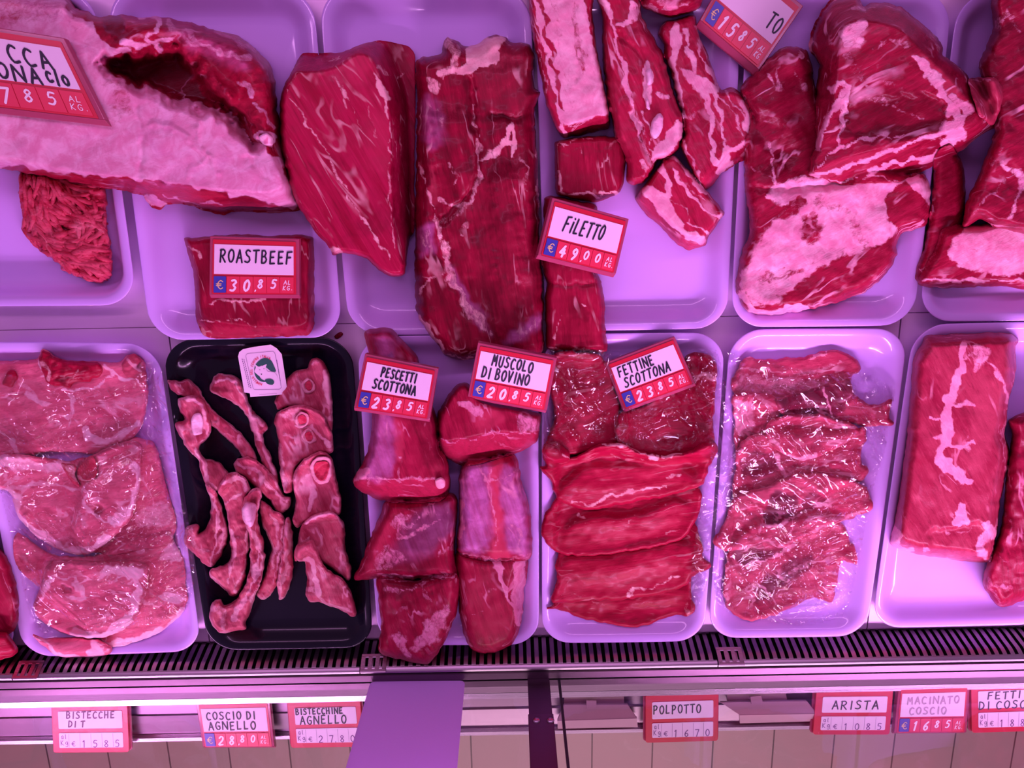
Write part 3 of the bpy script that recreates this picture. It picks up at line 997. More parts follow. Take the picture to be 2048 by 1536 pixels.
LOIN = meat_mat('pork_loin_meat', (.29, .010, .043), (.42, .042, .085), ang=-1.0, stretch=6, vein=.5, vw=.025, seed=4.4, fat=(.84, .28, .42), fat2=(.90, .42, .54), bump=.4, dark=(.33, .008, .04))
LAMB = meat_mat('lamb_meat', (.44, .042, .095), (.66, .14, .21), ang=-1.3, stretch=6, vein=.8, vw=.04, seed=5.0, fat=(.82, .32, .44), fat2=(.92, .52, .62), bump=.7, dark=(.14, .004, .02), rag_amt=1.2)
BONE = meat_mat('bone', (.86, .44, .60), (.94, .62, .76), stretch=2, vein=0, seed=6.0, bump=.3, dark=(.70, .20, .36), rough=.3)
MARROW = meat_mat('marrow', (.50, .012, .06), (.66, .06, .12), stretch=1.5, vein=0, seed=6.5, bump=.6)
MINCE = meat_mat('mince', (.50, .018, .06), (.68, .10, .16), stretch=3, vein=.25, seed=7.0, bump=.5)
LBONE = meat_mat('pink_bone', (.72, .24, .33), (.88, .44, .52), stretch=2, vein=0, seed=6.8, bump=.4, dark=(.50, .08, .16), rough=.35)
# ------------------------------------------------------------------ back row
BR = 'beef joints on the back row of trays'
# minced beef: a mound of strands
MIN_OUT = O(A5, [(120, 20), (250, 20), (420, 60), (600, 90), (625, 300), (650, 480), (655, 600), (610, 655), (500, 640), (380, 590), (320, 530), (230, 470), (170, 410), (125, 330), (130, 250), (115, 130)])
def mince():
    o = meat('minced_beef', MIN_OUT, .026, 30, MINCE, 'heap of stringy minced beef in the far left white tray', 'minced meat', kind='stuff', noise=(.004, 14), z0=.0062, sp=4, jit=3,
             feats=[HP(O(A5, [(330, 260), (450, 280), (420, 360), (330, 330)]), 14, -.008), HP(O(A5, [(380, 180), (470, 210), (430, 260)]), 14, -.006)])
    rs = random.Random(5); C = catmull(MIN_OUT, True, 4); mb = MB()
    n = 0
    while n < 190:
        x = rs.uniform(C[:, 0].min(), C[:, 0].max()); y = rs.uniform(C[:, 1].min(), C[:, 1].max())
        if not inside(np.array([x]), np.array([y]), C)[0]: continue
        flow = .75 + .55 * math.sin(x / 40) + .35 * math.cos(y / 31)
        a = flow + rs.uniform(-.28, .28); L = rs.uniform(50, 120); k = rs.uniform(-.02, .02)
        pts = []; px_, py_ = x - math.cos(a) * L / 2, y - math.sin(a) * L / 2
        w = rs.uniform(2.6, 4.2); lift = rs.uniform(-.001, .004)
        for s in range(9):
            q = np.array([px_]), np.array([py_])
            if inside(q[0], q[1], C)[0]:
                z = float(hm_get(*q)[0]) + lift + .0012 * math.sin(s * .9)
                pts.append(at(px_, py_, z))
            elif pts: break
            px_ += math.cos(a) * L / 8; py_ += math.sin(a) * L / 8; a += k * L / 8 + rs.uniform(-.09, .09)
        if len(pts) < 4: continue
        rr = w * .00072
        mb.tube(pts, [rr * .6] + [rr] * (len(pts) - 2) + [rr * .55], 6); n += 1
    s = mb.build('strands', MINCE, o, True); s['kind'] = 'stuff'
mince()

# roast under the ROASTBEEF tag
meat('beef_roast', O(A5, [(1075, 405), (1140, 398), (1235, 385), (1400, 375), (1600, 385), (1730, 378), (1830, 395), (1842, 520), (1840, 700), (1838, 900), (1800, 965), (1650, 975), (1450, 980), (1270, 988), (1190, 965), (1150, 880), (1140, 700), (1120, 550)]),
     .046, 14, BEEF_BLOCK, 'square dark red beef roast lying under the ROASTBEEF tag', 'meat', BR, tens=.3, e0=.2,
     top=(O(A5, [(1090, 420), (1240, 400), (1600, 395), (1780, 400), (1790, 700), (1790, 890), (1600, 915), (1400, 905), (1230, 870), (1165, 780), (1140, 600)]), .0009),
     feats=[F(O(A5, [(1225, 770), (1400, 765), (1560, 755)]), 4, .7), F(O(A5, [(1180, 880), (1240, 900), (1330, 880), (1500, 905)]), 3, .5), F(O(A5, [(1130, 450), (1180, 500)]), 4, .6), T(O(A5, [(1200, 950), (1500, 965), (1800, 930)]), 22, .5), T(O(A5, [(1200, 840), (1500, 850), (1780, 830)]), 40, -.35)])

# big pale leg
legout = O(A1, [(-150, -60), (380, -20), (440, 40), (520, 75), (600, 100), (700, 85), (800, 100), (950, 100), (1100, 130), (1250, 170), (1400, 215), (1500, 290), (1580, 370), (1610, 480), (1620, 640), (1650, 760), (1690, 950), (1730, 1110), (1780, 1200), (1770, 1228), (1600, 1245), (1400, 1235), (1300, 1255), (1150, 1215), (1000, 1190), (940, 1225), (870, 1200), (830, 1140), (500, 1080), (130, 1010), (0, 985), (-150, 960), (-400, 930), (-400, 0)])
slabp = O(A1, [(-500, -60), (320, -60), (420, 60), (540, 150), (600, 250), (780, 300), (580, 345), (760, 480), (1000, 560), (1180, 610), (1330, 670), (1450, 770), (1560, 880), (1650, 960), (1740, 1200), (1500, 1160), (1300, 1120), (1100, 1085), (830, 1050), (500, 1020), (0, 968), (-500, 930)])
leg = meat('leg_joint', legout, .088, 26, LEG, 'huge pale fat covered leg joint with a dark hollow, at the upper left', 'meat', BR, e0=.3, noise=(.0028, 70), sp=3.2, z0=.0065, jit=2.5,
     top=(O(A1, [(-500, 0), (380, 20), (600, 120), (1000, 120), (1350, 230), (1520, 380), (1560, 620), (1560, 850), (1640, 1100), (1300, 1110), (830, 1050), (500, 1015), (0, 965), (-500, 930)]), .0012),
     feats=[FP(slabp, 10, 1.0), FP(O(A1, [(-100, -60), (330, -30), (470, 130), (520, 330), (760, 500), (800, 640), (640, 760), (640, 640), (520, 240), (380, 160), (-100, 150)]), 60, -.45), SK(O(A1, [(840, 560), (1000, 650), (1130, 760), (1200, 900), (1120, 1060), (840, 1020), (820, 850)]), 40, .8), SK(O(A1, [(1250, 720), (1400, 820), (1560, 960), (1650, 1150), (1300, 1060), (1230, 900)]), 40, .55), SK(O(A1, [(300, 740), (560, 760), (700, 860), (540, 900), (300, 840)]), 40, .5), SK(O(A1, [(100, 0), (400, 60), (520, 260), (620, 300), (580, 360), (440, 300), (300, 120)]), 40, .7),SK(O(A1, [(1000, 140), (1200, 210), (1400, 320), (1440, 420), (1200, 330), (1060, 260)]), 30, .35),
            TP(O(A1, [(-100, -60), (330, -40), (480, 140), (420, 250), (100, 150), (-100, 120)]), 40, .1),
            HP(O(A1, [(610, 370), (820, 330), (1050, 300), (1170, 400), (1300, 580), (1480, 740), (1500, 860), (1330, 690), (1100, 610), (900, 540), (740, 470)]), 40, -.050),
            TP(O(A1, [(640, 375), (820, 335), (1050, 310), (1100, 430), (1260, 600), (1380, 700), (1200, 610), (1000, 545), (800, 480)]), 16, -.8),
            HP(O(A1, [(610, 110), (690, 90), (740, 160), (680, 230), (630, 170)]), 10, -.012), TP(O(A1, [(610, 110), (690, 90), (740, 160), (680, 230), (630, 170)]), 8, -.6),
            H(O(A1, [(700, 240), (900, 180), (1150, 200), (1350, 320), (1480, 520), (1540, 750)]), 40, .012),
            H(O(A1, [(1050, 300), (1180, 420), (1330, 560)]), 22, .02),
            F(O(A1, [(820, 110), (900, 110), (930, 170), (860, 230), (950, 280)]), 9, .65), F(O(A1, [(720, 240), (800, 270), (900, 260), (1010, 230)]), 10, .7),
            F(O(A1, [(1080, 190), (1200, 260), (1330, 330), (1450, 330)]), 10, .5), F(O(A1, [(1380, 480), (1440, 500), (1470, 560)]), 10, .55), F(O(A1, [(1250, 180), (1380, 230), (1480, 300)]), 8, .45),
            F(O(A1, [(1480, 600), (1560, 680), (1600, 760)]), 8, .5), F(O(A1, [(1000, 130), (1060, 220), (1150, 250)]), 10, .5),
            T(O(A1, [(830, 1060), (1100, 1105), (1400, 1160), (1700, 1225)]), 26, -.25), TP(O(A1, [(800, 1045), (1000, 1070), (1230, 1120), (1330, 1150), (1200, 1185), (940, 1160), (850, 1110)]), 6, .3),
            F(O(A1, [(860, 1150), (900, 1180), (950, 1195)]), 10, .9), F(O(A1, [(950, 1130), (1100, 1175), (1300, 1215)]), 3, .6),
            H(O(A1, [(880, 720), (1010, 750), (1100, 820), (1220, 920), (1290, 1010)]), 8, .003), H(O(A1, [(1080, 1040), (1160, 950), (1220, 920)]), 6, .002),
            H(O(A1, [(1170, 700), (1150, 800), (1200, 880)]), 8, .003), H(O(A1, [(800, 620), (830, 900), (820, 1030)]), 9, -.003), H(O(A1, [(1440, 930), (1500, 960), (1560, 1030)]), 9, -.003),
            F(O(A1, [(1510, 780), (1580, 790), (1600, 850), (1540, 840), (1510, 780)]), 7, 1.0)])
meat('bone_end', O(A1, [(1520, 795), (1560, 780), (1595, 800), (1600, 845), (1560, 850), (1525, 830)]), .005, 6, BONE, parent=leg, drape=True, smooth_base=1, sp=2.2, feats=[TP(O(A1, [(1540, 800), (1570, 795), (1575, 830), (1545, 830)]), 3, -1)])

# block with the bright cut face
meat('beef_block', O(A2, [(60, 600), (75, 520), (130, 420), (190, 315), (300, 310), (420, 305), (520, 265), (640, 240), (760, 255), (830, 290), (850, 360), (850, 700), (845, 1000), (845, 1350), (815, 1400), (800, 1500), (790, 1600), (730, 1620), (640, 1580), (560, 1510), (430, 1480), (370, 1490), (350, 1450), (280, 1380), (200, 1260), (140, 1150), (100, 1000), (60, 800)]),
     .074, 10, BEEF_FIB, 'tall smooth crescent shaped beef block with a bright cut face', 'meat', BR, e0=.5, tens=.42, z0=.0065, noise=(.0012, 60),
     top=(O(A2, [(70, 600), (85, 530), (130, 432), (280, 420), (400, 385), (480, 330), (530, 315), (590, 340), (640, 440), (690, 620), (705, 1000), (715, 1300), (750, 1480), (780, 1620), (600, 1590), (280, 1390), (140, 1160), (90, 900)]), .00165),
     feats=[F(O(A2, [(95, 530), (200, 690), (300, 850), (400, 1040), (540, 1280), (700, 1520)]), 3.5, .6), F(O(A2, [(380, 460), (430, 560), (450, 640)]), 5, .5), F(O(A2, [(560, 640), (610, 780)]), 4, .4),
            F(O(A2, [(620, 440), (690, 640), (705, 900)]), 4, .7), F(O(A2, [(700, 650), (705, 1000), (690, 1200), (740, 1450)]), 3.5, .5), F(O(A2, [(380, 450), (470, 600), (540, 780)]), 3, .35),
            F(O(A2, [(640, 500), (690, 590)]), 10, .8), F(O(A2, [(740, 450), (775, 420)]), 8, .5), F(O(A2, [(640, 400), (690, 430)]), 8, .5),
            TP(O(A2, [(380, 380), (540, 310), (620, 400), (480, 470)]), 30, .35), TP(O(A2, [(560, 700), (690, 700), (700, 1000), (600, 980)]), 40, .3), F(O(A2, [(360, 1460), (400, 1480)]), 10, .6), T(O(A2, [(760, 300), (790, 700), (790, 1300)]), 40, -.3), F(O(A2, [(100, 900), (150, 1150), (280, 1380)]), 3, .3)])

# long dark loin
loin = O(A2, [(860, 600), (850, 420), (870, 345), (1000, 320), (1010, 260), (1040, 220), (1100, 240), (1150, 270), (1230, 250), (1310, 200), (1370, 215), (1420, 255), (1510, 255), (1540, 310), (1540, 500), (1575, 540), (1550, 640), (1560, 900), (1580, 1200)]) + \
    O(A6, [(1105, 400), (1115, 650), (1130, 850), (1130, 1000), (1120, 1190), (920, 1200), (740, 1220), (640, 1225), (560, 1205), (520, 1150), (470, 1080), (410, 990), (385, 900), (378, 700), (380, 500), (385, 200)])
meat('beef_loin', loin, .060, 26, BEEF, 'long ragged dark red beef loin with white sinew, beside the tall block', 'meat', BR, e0=.3, noise=(.004, 50), z0=.0068, jit=2.5, sp=3.2,
     feats=[SK(O(A6, [(1110, 960), (1090, 1060), (960, 1130), (900, 1120), (1000, 1010)]), 20, .6), SK(O(A6, [(390, 480), (470, 420), (500, 560), (440, 620), (390, 600)]), 16, .5), SK(O(A6, [(560, 640), (700, 840), (830, 1060), (760, 1060), (640, 860)]), 12, .45), SK(O(A2, [(900, 560), (1000, 600), (1020, 800), (940, 860), (880, 760)]), 24, .3), F(O(A2, [(1350, 860), (1390, 760), (1415, 720), (1410, 900)]), 12, .85), F(O(A2, [(1250, 930), (1320, 890), (1400, 830)]), 12, .75), F(O(A2, [(1210, 820), (1230, 950), (1210, 1050), (1170, 1180)]), 9, .6),
            F(O(A2, [(1190, 620), (1200, 720), (1230, 800)]), 4, .5), F(O(A2, [(1130, 390), (1200, 390), (1330, 310)]), 16, .85), FP(O(A2, [(1150, 290), (1310, 210), (1370, 230), (1330, 300), (1220, 370), (1140, 380)]), 8, .9),
            F(O(A2, [(1040, 250), (1080, 330), (1060, 390)]), 18, .55), F(O(A2, [(1080, 400), (1000, 420)]), 10, .7), F(O(A2, [(950, 470), (960, 530)]), 14, .6), F(O(A2, [(930, 600), (990, 650), (1010, 760)]), 8, .3),
            F(O(A2, [(865, 950), (900, 1060), (930, 1150), (980, 1300), (1010, 1500)]), 6, .55), F(O(A2, [(1000, 1170), (1080, 1200), (1170, 1180)]), 8, .55), F(O(A2, [(1160, 1190), (1090, 1260), (1010, 1310)]), 8, .4),
            F(O(A2, [(1040, 960), (1080, 1000), (1090, 1080)]), 3, .4), F(O(A2, [(1420, 900), (1490, 960), (1510, 1100)]), 5, .4), F(O(A2, [(1560, 780), (1565, 1050), (1570, 1300)]), 4, .6),
            F(O(A6, [(545, 560), (570, 690), (620, 800), (700, 930), (800, 1060)]), 14, .55), F(O(A6, [(430, 740), (510, 720), (560, 690)]), 7, .45), F(O(A6, [(400, 860), (430, 800), (470, 760)]), 6, .6), F(O(A6, [(440, 500), (470, 560)]), 20, .35),
            F(O(A6, [(410, 990), (480, 1090), (555, 1200)]), 5, .9), F(O(A6, [(560, 1190), (640, 1215), (720, 1215)]), 4, .7), F(O(A6, [(640, 850), (680, 960), (790, 1060)]), 8, .4), F(O(A6, [(650, 500), (690, 420), (660, 440)]), 5, .4),
            FP(O(A6, [(1110, 960), (1090, 1060), (960, 1130), (1030, 1030)]), 14, .35), T(O(A6, [(870, 300), (900, 700), (850, 1000)]), 120, .12), TP(O(A2, [(1200, 250), (1540, 260), (1530, 620), (1280, 640), (1190, 450)]), 20, .22), T(O(A6, [(450, 800), (500, 900)]), 30, -.3),
            H(O(A2, [(1190, 450), (1190, 700), (1220, 1000), (1010, 1310)]), 10, -.009), H(O(A6, [(560, 600), (620, 850), (800, 1060)]), 12, -.006), H(O(A2, [(1300, 660), (1400, 690), (1530, 660)]), 12, -.008), H(O(A2, [(900, 700), (930, 1000), (920, 1300)]), 30, .006), T(O(A2, [(1190, 700), (1300, 670), (1400, 700)]), 10, -.5),
            H(O(A6, [(900, 200), (930, 600), (900, 1000)]), 60, .010), T(O(A2, [(1150, 480), (1180, 800)]), 10, -.5), T(O(A2, [(940, 1000), (960, 1200)]), 16, .5), T(O(A6, [(470, 600), (520, 680)]), 8, -.6)])

# two fillet pieces
FG = 'fillet pieces in the rib tray'
meat('beef_fillet', O(A6, [(1140, 280), (1210, 270), (1340, 300), (1440, 330), (1445, 500), (1440, 700), (1470, 770), (1490, 920), (1495, 1040), (1500, 1180), (1340, 1185), (1180, 1175), (1150, 1150), (1140, 900), (1150, 780), (1120, 660), (1130, 450)]),
     .045, 16, BEEF_BLOCK, 'long fillet strip running down from under the FILETTO tag', 'meat', FG, e0=.35, tens=.3, z0=.0068,
     feats=[F(O(A6, [(1190, 1100), (1210, 1010), (1230, 950)]), 3, .6), F(O(A6, [(1160, 1165), (1300, 1180), (1480, 1170)]), 3, .5), F(O(A6, [(1370, 905), (1380, 915)]), 5, .9), F(O(A6, [(1410, 700), (1440, 740)]), 4, .4), H(O(A6, [(1130, 810), (1300, 790), (1470, 770)]), 8, -.004), T(O(A6, [(1320, 900), (1330, 960)]), 26, -.4)])
meat('beef_fillet', O(A3, [(325, 835), (480, 800), (620, 795), (700, 805), (735, 850), (735, 960), (720, 1080), (695, 1130), (640, 1160), (560, 1185), (470, 1172), (390, 1150), (330, 1130), (322, 1000)]), .042, 10, BEEF_BLOCK,
     'small square fillet piece above the FILETTO tag', 'meat', FG, e0=.4, tens=.25, z0=.0068, top=(O(A3, [(325, 838), (480, 805), (700, 810), (730, 860), (725, 1000), (690, 1120), (600, 1132), (500, 1135), (340, 1125)]), .0012),
     feats=[F(O(A3, [(345, 1120), (480, 1135), (600, 1140), (690, 1120)]), 3.5, .8), F(O(A3, [(330, 850), (480, 815), (600, 805)]), 3, .6), F(O(A3, [(570, 1000), (610, 950), (620, 900)]), 3, .6), F(O(A3, [(335, 1000), (345, 1100)]), 4, .7), F(O(A3, [(470, 880), (475, 910)]), 2.5, .5), H(O(A3, [(340, 890), (480, 870), (680, 870)]), 4, -.0012)])

# rib strips
RG = 'beef rib pieces in the third back tray'
meat('beef_rib', O(A3, [(150, -90), (530, -90), (540, 100), (570, 300), (610, 500), (640, 670), (640, 750), (560, 770), (480, 790), (370, 805), (330, 760), (270, 600), (230, 400), (190, 200), (165, 0)]), .060, 10, RIB,
     'long rib strip with a broad pale fat face, left of the others', 'meat', RG, e0=.5, tens=.25, z0=.0068, top=(O(A3, [(150, -90), (540, -90), (560, 240), (635, 650), (520, 690), (380, 738), (340, 740), (270, 560), (190, 200)]), .0016),
     feats=[FP(O(A3, [(250, -90), (470, -90), (500, 100), (560, 300), (630, 655), (520, 695), (390, 735), (365, 600), (320, 350), (270, 100)]), 6, .95), F(O(A3, [(205, -80), (240, 150), (290, 400), (370, 720)]), 7, .9), F(O(A3, [(175, 0), (215, 250), (280, 550)]), 3, .5),
            F(O(A3, [(370, 740), (380, 790)]), 8, .9), T(O(A3, [(430, 100), (460, 300), (440, 450)]), 6, -.3), F(O(A3, [(430, 20), (460, 300), (500, 420)]), 10, -.45), F(O(A3, [(300, 0), (350, 300), (420, 600)]), 12, -.2), H(O(A3, [(430, 20), (470, 300), (440, 520)]), 6, -.002)])
r2 = meat('beef_rib', O(A3, [(570, -90), (790, -90), (830, 80), (890, 200), (960, 330), (990, 450), (1040, 600), (1080, 700), (1070, 800), (1040, 880), (980, 930), (920, 945), (890, 1000), (850, 1060), (790, 1085), (740, 1060), (740, 960), (720, 880), (670, 780), (640, 650), (610, 450), (595, 250), (600, 120)]), .062, 14, RIB,
     'long rib strip with knobbly white bone and cartilage, second from left', 'meat', RG, e0=.4, z0=.0068, jit=2.2, top=(O(A3, [(600, -90), (790, -90), (880, 210), (980, 430), (1070, 720), (1020, 880), (900, 930), (850, 1050), (760, 1060), (700, 700), (640, 300)]), .0010),
     feats=[F(O(A3, [(620, 60), (690, 250), (730, 400), (770, 640), (860, 900)]), 6, .9), F(O(A3, [(580, -50), (610, 40), (650, 80)]), 16, .8), F(O(A3, [(680, 140), (770, 110), (790, 20)]), 9, .8), FP(O(A3, [(900, 900), (950, 800), (1020, 710), (1065, 740), (1060, 820), (1000, 900), (920, 940)]), 6, .95),
            FP(O(A3, [(850, 340), (890, 380), (900, 560), (860, 640), (840, 480)]), 5, .8), F(O(A3, [(940, 540), (990, 560)]), 7, .7), F(O(A3, [(840, 660), (880, 800), (900, 940)]), 4, .7), F(O(A3, [(790, 650), (850, 800), (890, 960)]), 4, .5), F(O(A3, [(830, 930), (850, 1040)]), 6, .5), H(O(A3, [(770, 640), (860, 900), (900, 1000)]), 6, -.008), H(O(A3, [(700, 200), (830, 340), (850, 640)]), 8, -.004),
            T(O(A3, [(610, 200), (640, 600), (720, 850)]), 22, .25)])
for q in ([(850, 420), (880, 400), (895, 440), (890, 490), (860, 500)], [(880, 740), (900, 690), (935, 660), (955, 690), (945, 770), (915, 810), (885, 795)], [(848, 570), (870, 590), (878, 640), (855, 630)]):
    meat('bone', O(A3, q), .007, 8, BONE, parent=r2, drape=True, smooth_base=1, sp=2.4)
meat('beef_rib', O(A3, [(960, 130), (1020, 115), (1140, 90), (1160, 200), (1220, 330), (1290, 520), (1350, 510), (1410, 540), (1450, 580), (1510, 680), (1560, 770), (1500, 850), (1430, 930), (1300, 1010), (1240, 1085), (1190, 1110), (1120, 1000), (1060, 860), (1080, 780), (1060, 640), (1030, 560), (1000, 430), (960, 330), (960, 260), (925, 200)]), .045, 12, RIB,
     'broad rib steak with white fat seams, right of the knobbly strip', 'meat', RG, e0=.4, z0=.0068, tens=.35, plane=(-.00005, .00006), top=(O(A3, [(960, 140), (1130, 100), (1200, 320), (1280, 530), (1400, 560), (1480, 700), (1520, 770), (1350, 880), (1250, 960), (1170, 1040), (1080, 870), (1040, 560), (980, 300)]), .0009),
     feats=[F(O(A3, [(1025, 150), (1030, 280), (1010, 360), (1030, 480), (1055, 600), (1070, 700)]), 13, .95), FP(O(A3, [(1060, 400), (1130, 420), (1230, 480), (1280, 530), (1220, 570), (1210, 660), (1160, 530), (1090, 460)]), 8, .95), F(O(A3, [(1080, 180), (1120, 320), (1140, 440)]), 8, .8), F(O(A3, [(1225, 560), (1240, 750), (1260, 930), (1290, 960)]), 9, .9),
            F(O(A3, [(1200, 460), (1260, 560), (1300, 700), (1330, 860)]), 5, .75), FP(O(A3, [(1400, 560), (1440, 590), (1540, 770), (1480, 810), (1430, 740), (1420, 640)]), 8, .85), F(O(A3, [(1540, 775), (1430, 840), (1340, 880), (1330, 950), (1290, 1000)]), 12, .9), F(O(A3, [(1270, 560), (1360, 650), (1420, 780)]), 4, .6), F(O(A3, [(1160, 150), (1180, 320), (1270, 500)]), 5, .7),
            F(O(A3, [(1320, 540), (1400, 640), (1440, 700)]), 4, .6), F(O(A3, [(1070, 820), (1130, 960), (1190, 1080)]), 4, .6), F(O(A3, [(1110, 700), (1150, 650), (1180, 680)]), 7, .4)])
meat('beef_short_rib', O(A3, [(1020, 910), (1060, 950), (1180, 1080), (1310, 1240), (1290, 1290), (1220, 1380), (1200, 1440), (1100, 1465), (1040, 1430), (930, 1320), (850, 1250), (790, 1165), (830, 1100), (900, 1010), (960, 930)]), .048, 9, RIB,
     'small striped rib chunk of red meat and white fat, below the others', 'meat', RG, e0=.4, tens=.2, z0=.0068, top=(O(A3, [(1020, 912), (1180, 1085), (1300, 1245), (1215, 1370), (1090, 1370), (900, 1190), (830, 1105), (960, 940)]), .0012),
     feats=[FP(O(A3, [(830, 1105), (890, 1090), (960, 1130), (1000, 1160), (1010, 1240), (1080, 1340), (1200, 1395), (1190, 1440), (1080, 1390), (980, 1310), (900, 1200)]), 5, .95), F(O(A3, [(1020, 915), (1100, 1000), (1200, 1110)]), 9, 1.0), F(O(A3, [(930, 970), (990, 1090), (990, 1150)]), 9, .95), F(O(A3, [(1010, 1000), (1080, 1100), (1170, 1190), (1270, 1270)]), 6, .95),
            F(O(A3, [(1050, 1040), (1150, 1130), (1290, 1240)]), 3, .5), F(O(A3, [(1090, 1320), (1150, 1330), (1210, 1370)]), 5, .8), F(O(A3, [(1290, 1250), (1300, 1280)]), 5, .8), F(O(A3, [(1020, 1170), (1100, 1260), (1110, 1320)]), 4, .5)])
meat('beef_knuckle', O(A3, [(820, -90), (1200, -90), (1170, 40), (1100, 80), (980, 100), (890, 70), (830, 30)]), .05, 26, SHOULDER, 'rounded dark joint at the top edge beside the turned tag', 'meat', RG, z0=.0068, feats=[F(O(A3, [(900, 0), (1000, 40), (1100, 20)]), 10, .45), F(O(A3, [(850, 40), (930, 70)]), 5, .5)])

# shoulder with pale fat, dark neck end
meat('shoulder_joint', [(1480, 180), (1490, 160), (1515, 140), (1545, 108), (1580, 92), (1615, 104), (1640, 200), (1700, 300), (1790, 345), (1850, 350), (1860, 400), (1852, 450), (1800, 470), (1790, 520), (1750, 570), (1690, 600), (1600, 622), (1520, 630), (1485, 612), (1472, 560), (1485, 500), (1500, 460), (1490, 380), (1490, 290), (1500, 240)],
     .055, 24, SHOULDER, 'pale fat covered shoulder with a dark red neck end, under the triangular joint', 'meat', BR, e0=.35, noise=(.005, 55), jit=2.5, z0=.0068,
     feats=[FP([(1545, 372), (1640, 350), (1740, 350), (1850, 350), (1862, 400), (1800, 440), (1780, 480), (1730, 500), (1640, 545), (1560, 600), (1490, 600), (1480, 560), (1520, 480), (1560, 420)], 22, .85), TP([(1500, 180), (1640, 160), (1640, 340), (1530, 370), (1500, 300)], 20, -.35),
            FP([(1780, 385), (1815, 365), (1850, 420), (1830, 470), (1780, 440)], 6, -.9), FP([(1602, 440), (1630, 425), (1645, 455), (1625, 490), (1605, 480)], 14, -.6), F([(1500, 450), (1560, 430), (1600, 400)], 22, -.7), F([(1580, 590), (1660, 540), (1720, 510)], 26, -.6), F([(1520, 560), (1600, 540)], 16, -.4), F([(1640, 400), (1700, 430), (1720, 480)], 20, -.3),
            F([(1540, 290), (1545, 340), (1550, 390)], 5, .6), F([(1540, 150), (1560, 180), (1555, 130)], 5, .5), F([(1590, 140), (1610, 180)], 12, .35), H([(1500, 380), (1600, 375), (1700, 360)], 12, -.008), H([(1520, 250), (1560, 300)], 50, -.008), F([(1480, 590), (1520, 622), (1620, 615)], 10, .9), F([(1540, 395), (1600, 385), (1700, 365)], 10, .95),
            F([(1500, 330), (1560, 370)], 3, .4)])
# triangular joint on top
meat('beef_joint', O(A4, [(690, 300), (700, 200), (770, 60), (830, 0), (1000, -30), (1030, 40), (1080, 20), (1180, 15), (1280, 50), (1350, 110), (1450, 190), (1530, 280), (1540, 350), (1650, 430), (1750, 560), (1840, 720), (1865, 800), (1780, 850), (1680, 930), (1560, 1000), (1400, 1090), (1250, 1150), (1100, 1160), (900, 1165), (780, 1135), (680, 1100), (700, 1000), (735, 900), (730, 700), (740, 500), (750, 400), (700, 330)]),
     .085, 12, SHOULDER, 'big triangular cut joint with a marbled face, at the upper right', 'meat', BR, e0=.4, tens=.3, z0=.022, noise=(.003, 50), jit=2.2,
     top=(O(A4, [(900, 200), (1000, 130), (1250, 180), (1400, 320), (1600, 520), (1740, 700), (1700, 790), (1400, 870), (900, 1000), (720, 1080), (760, 900), (850, 600)]), .0011),
     feats=[FP(O(A4, [(880, 230), (960, 150), (1060, 140), (1050, 220), (980, 300), (900, 300)]), 8, .75), F(O(A4, [(1380, 380), (1500, 510), (1570, 640), (1620, 760), (1560, 830)]), 24, .85), F(O(A4, [(1600, 600), (1690, 700), (1640, 790)]), 18, .7), F(O(A4, [(840, 560), (930, 530), (900, 640), (800, 760), (740, 930)]), 16, .75), F(O(A4, [(920, 700), (900, 800), (890, 900)]), 8, .8),
            F(O(A4, [(760, 1040), (900, 930), (1050, 880), (1300, 850)]), 5, .7), F(O(A4, [(700, 1110), (900, 1060), (1100, 1000), (1280, 940), (1400, 880), (1550, 850)]), 7, .85), F(O(A4, [(1080, 1100), (1250, 1030), (1450, 980), (1640, 890)]), 8, .9), F(O(A4, [(1500, 960), (1560, 890), (1640, 870)]), 6, .8), F(O(A4, [(1640, 800), (1660, 860)]), 14, .8), F(O(A4, [(700, 1120), (900, 1140), (1080, 1120), (1250, 1140)]), 3, .7), F(O(A4, [(1340, 900), (1480, 880), (1600, 850)]), 3, .5),
            TP(O(A4, [(930, 650), (1100, 600), (1350, 560), (1500, 640), (1560, 780), (1400, 850), (1100, 860), (920, 870)]), 16, -.45), F(O(A4, [(940, 350), (1000, 480), (1080, 600), (1250, 660)]), 12, .35), F(O(A4, [(1080, 330), (1200, 260), (1300, 300)]), 10, .4), F(O(A4, [(1120, 420), (1150, 520), (1280, 560)]), 8, .35),
            F(O(A4, [(1000, 620), (1100, 640), (1250, 700), (1400, 760)]), 4, .35), H(O(A4, [(930, 660), (900, 860)]), 8, -.006), HP(O(A4, [(940, 680), (1450, 600), (1540, 780), (1300, 850), (930, 880)]), 20, -.004), TP(O(A4, [(1350, 370), (1440, 360), (1600, 520), (1690, 680), (1620, 650), (1500, 500)]), 14, .6), F(O(A4, [(1050, 40), (1200, 40), (1400, 170), (1530, 330)]), 8, .35), T(O(A4, [(760, 150), (790, 400), (800, 600)]), 26, -.4), F(O(A4, [(960, 60), (1040, 60)]), 12, .5)])

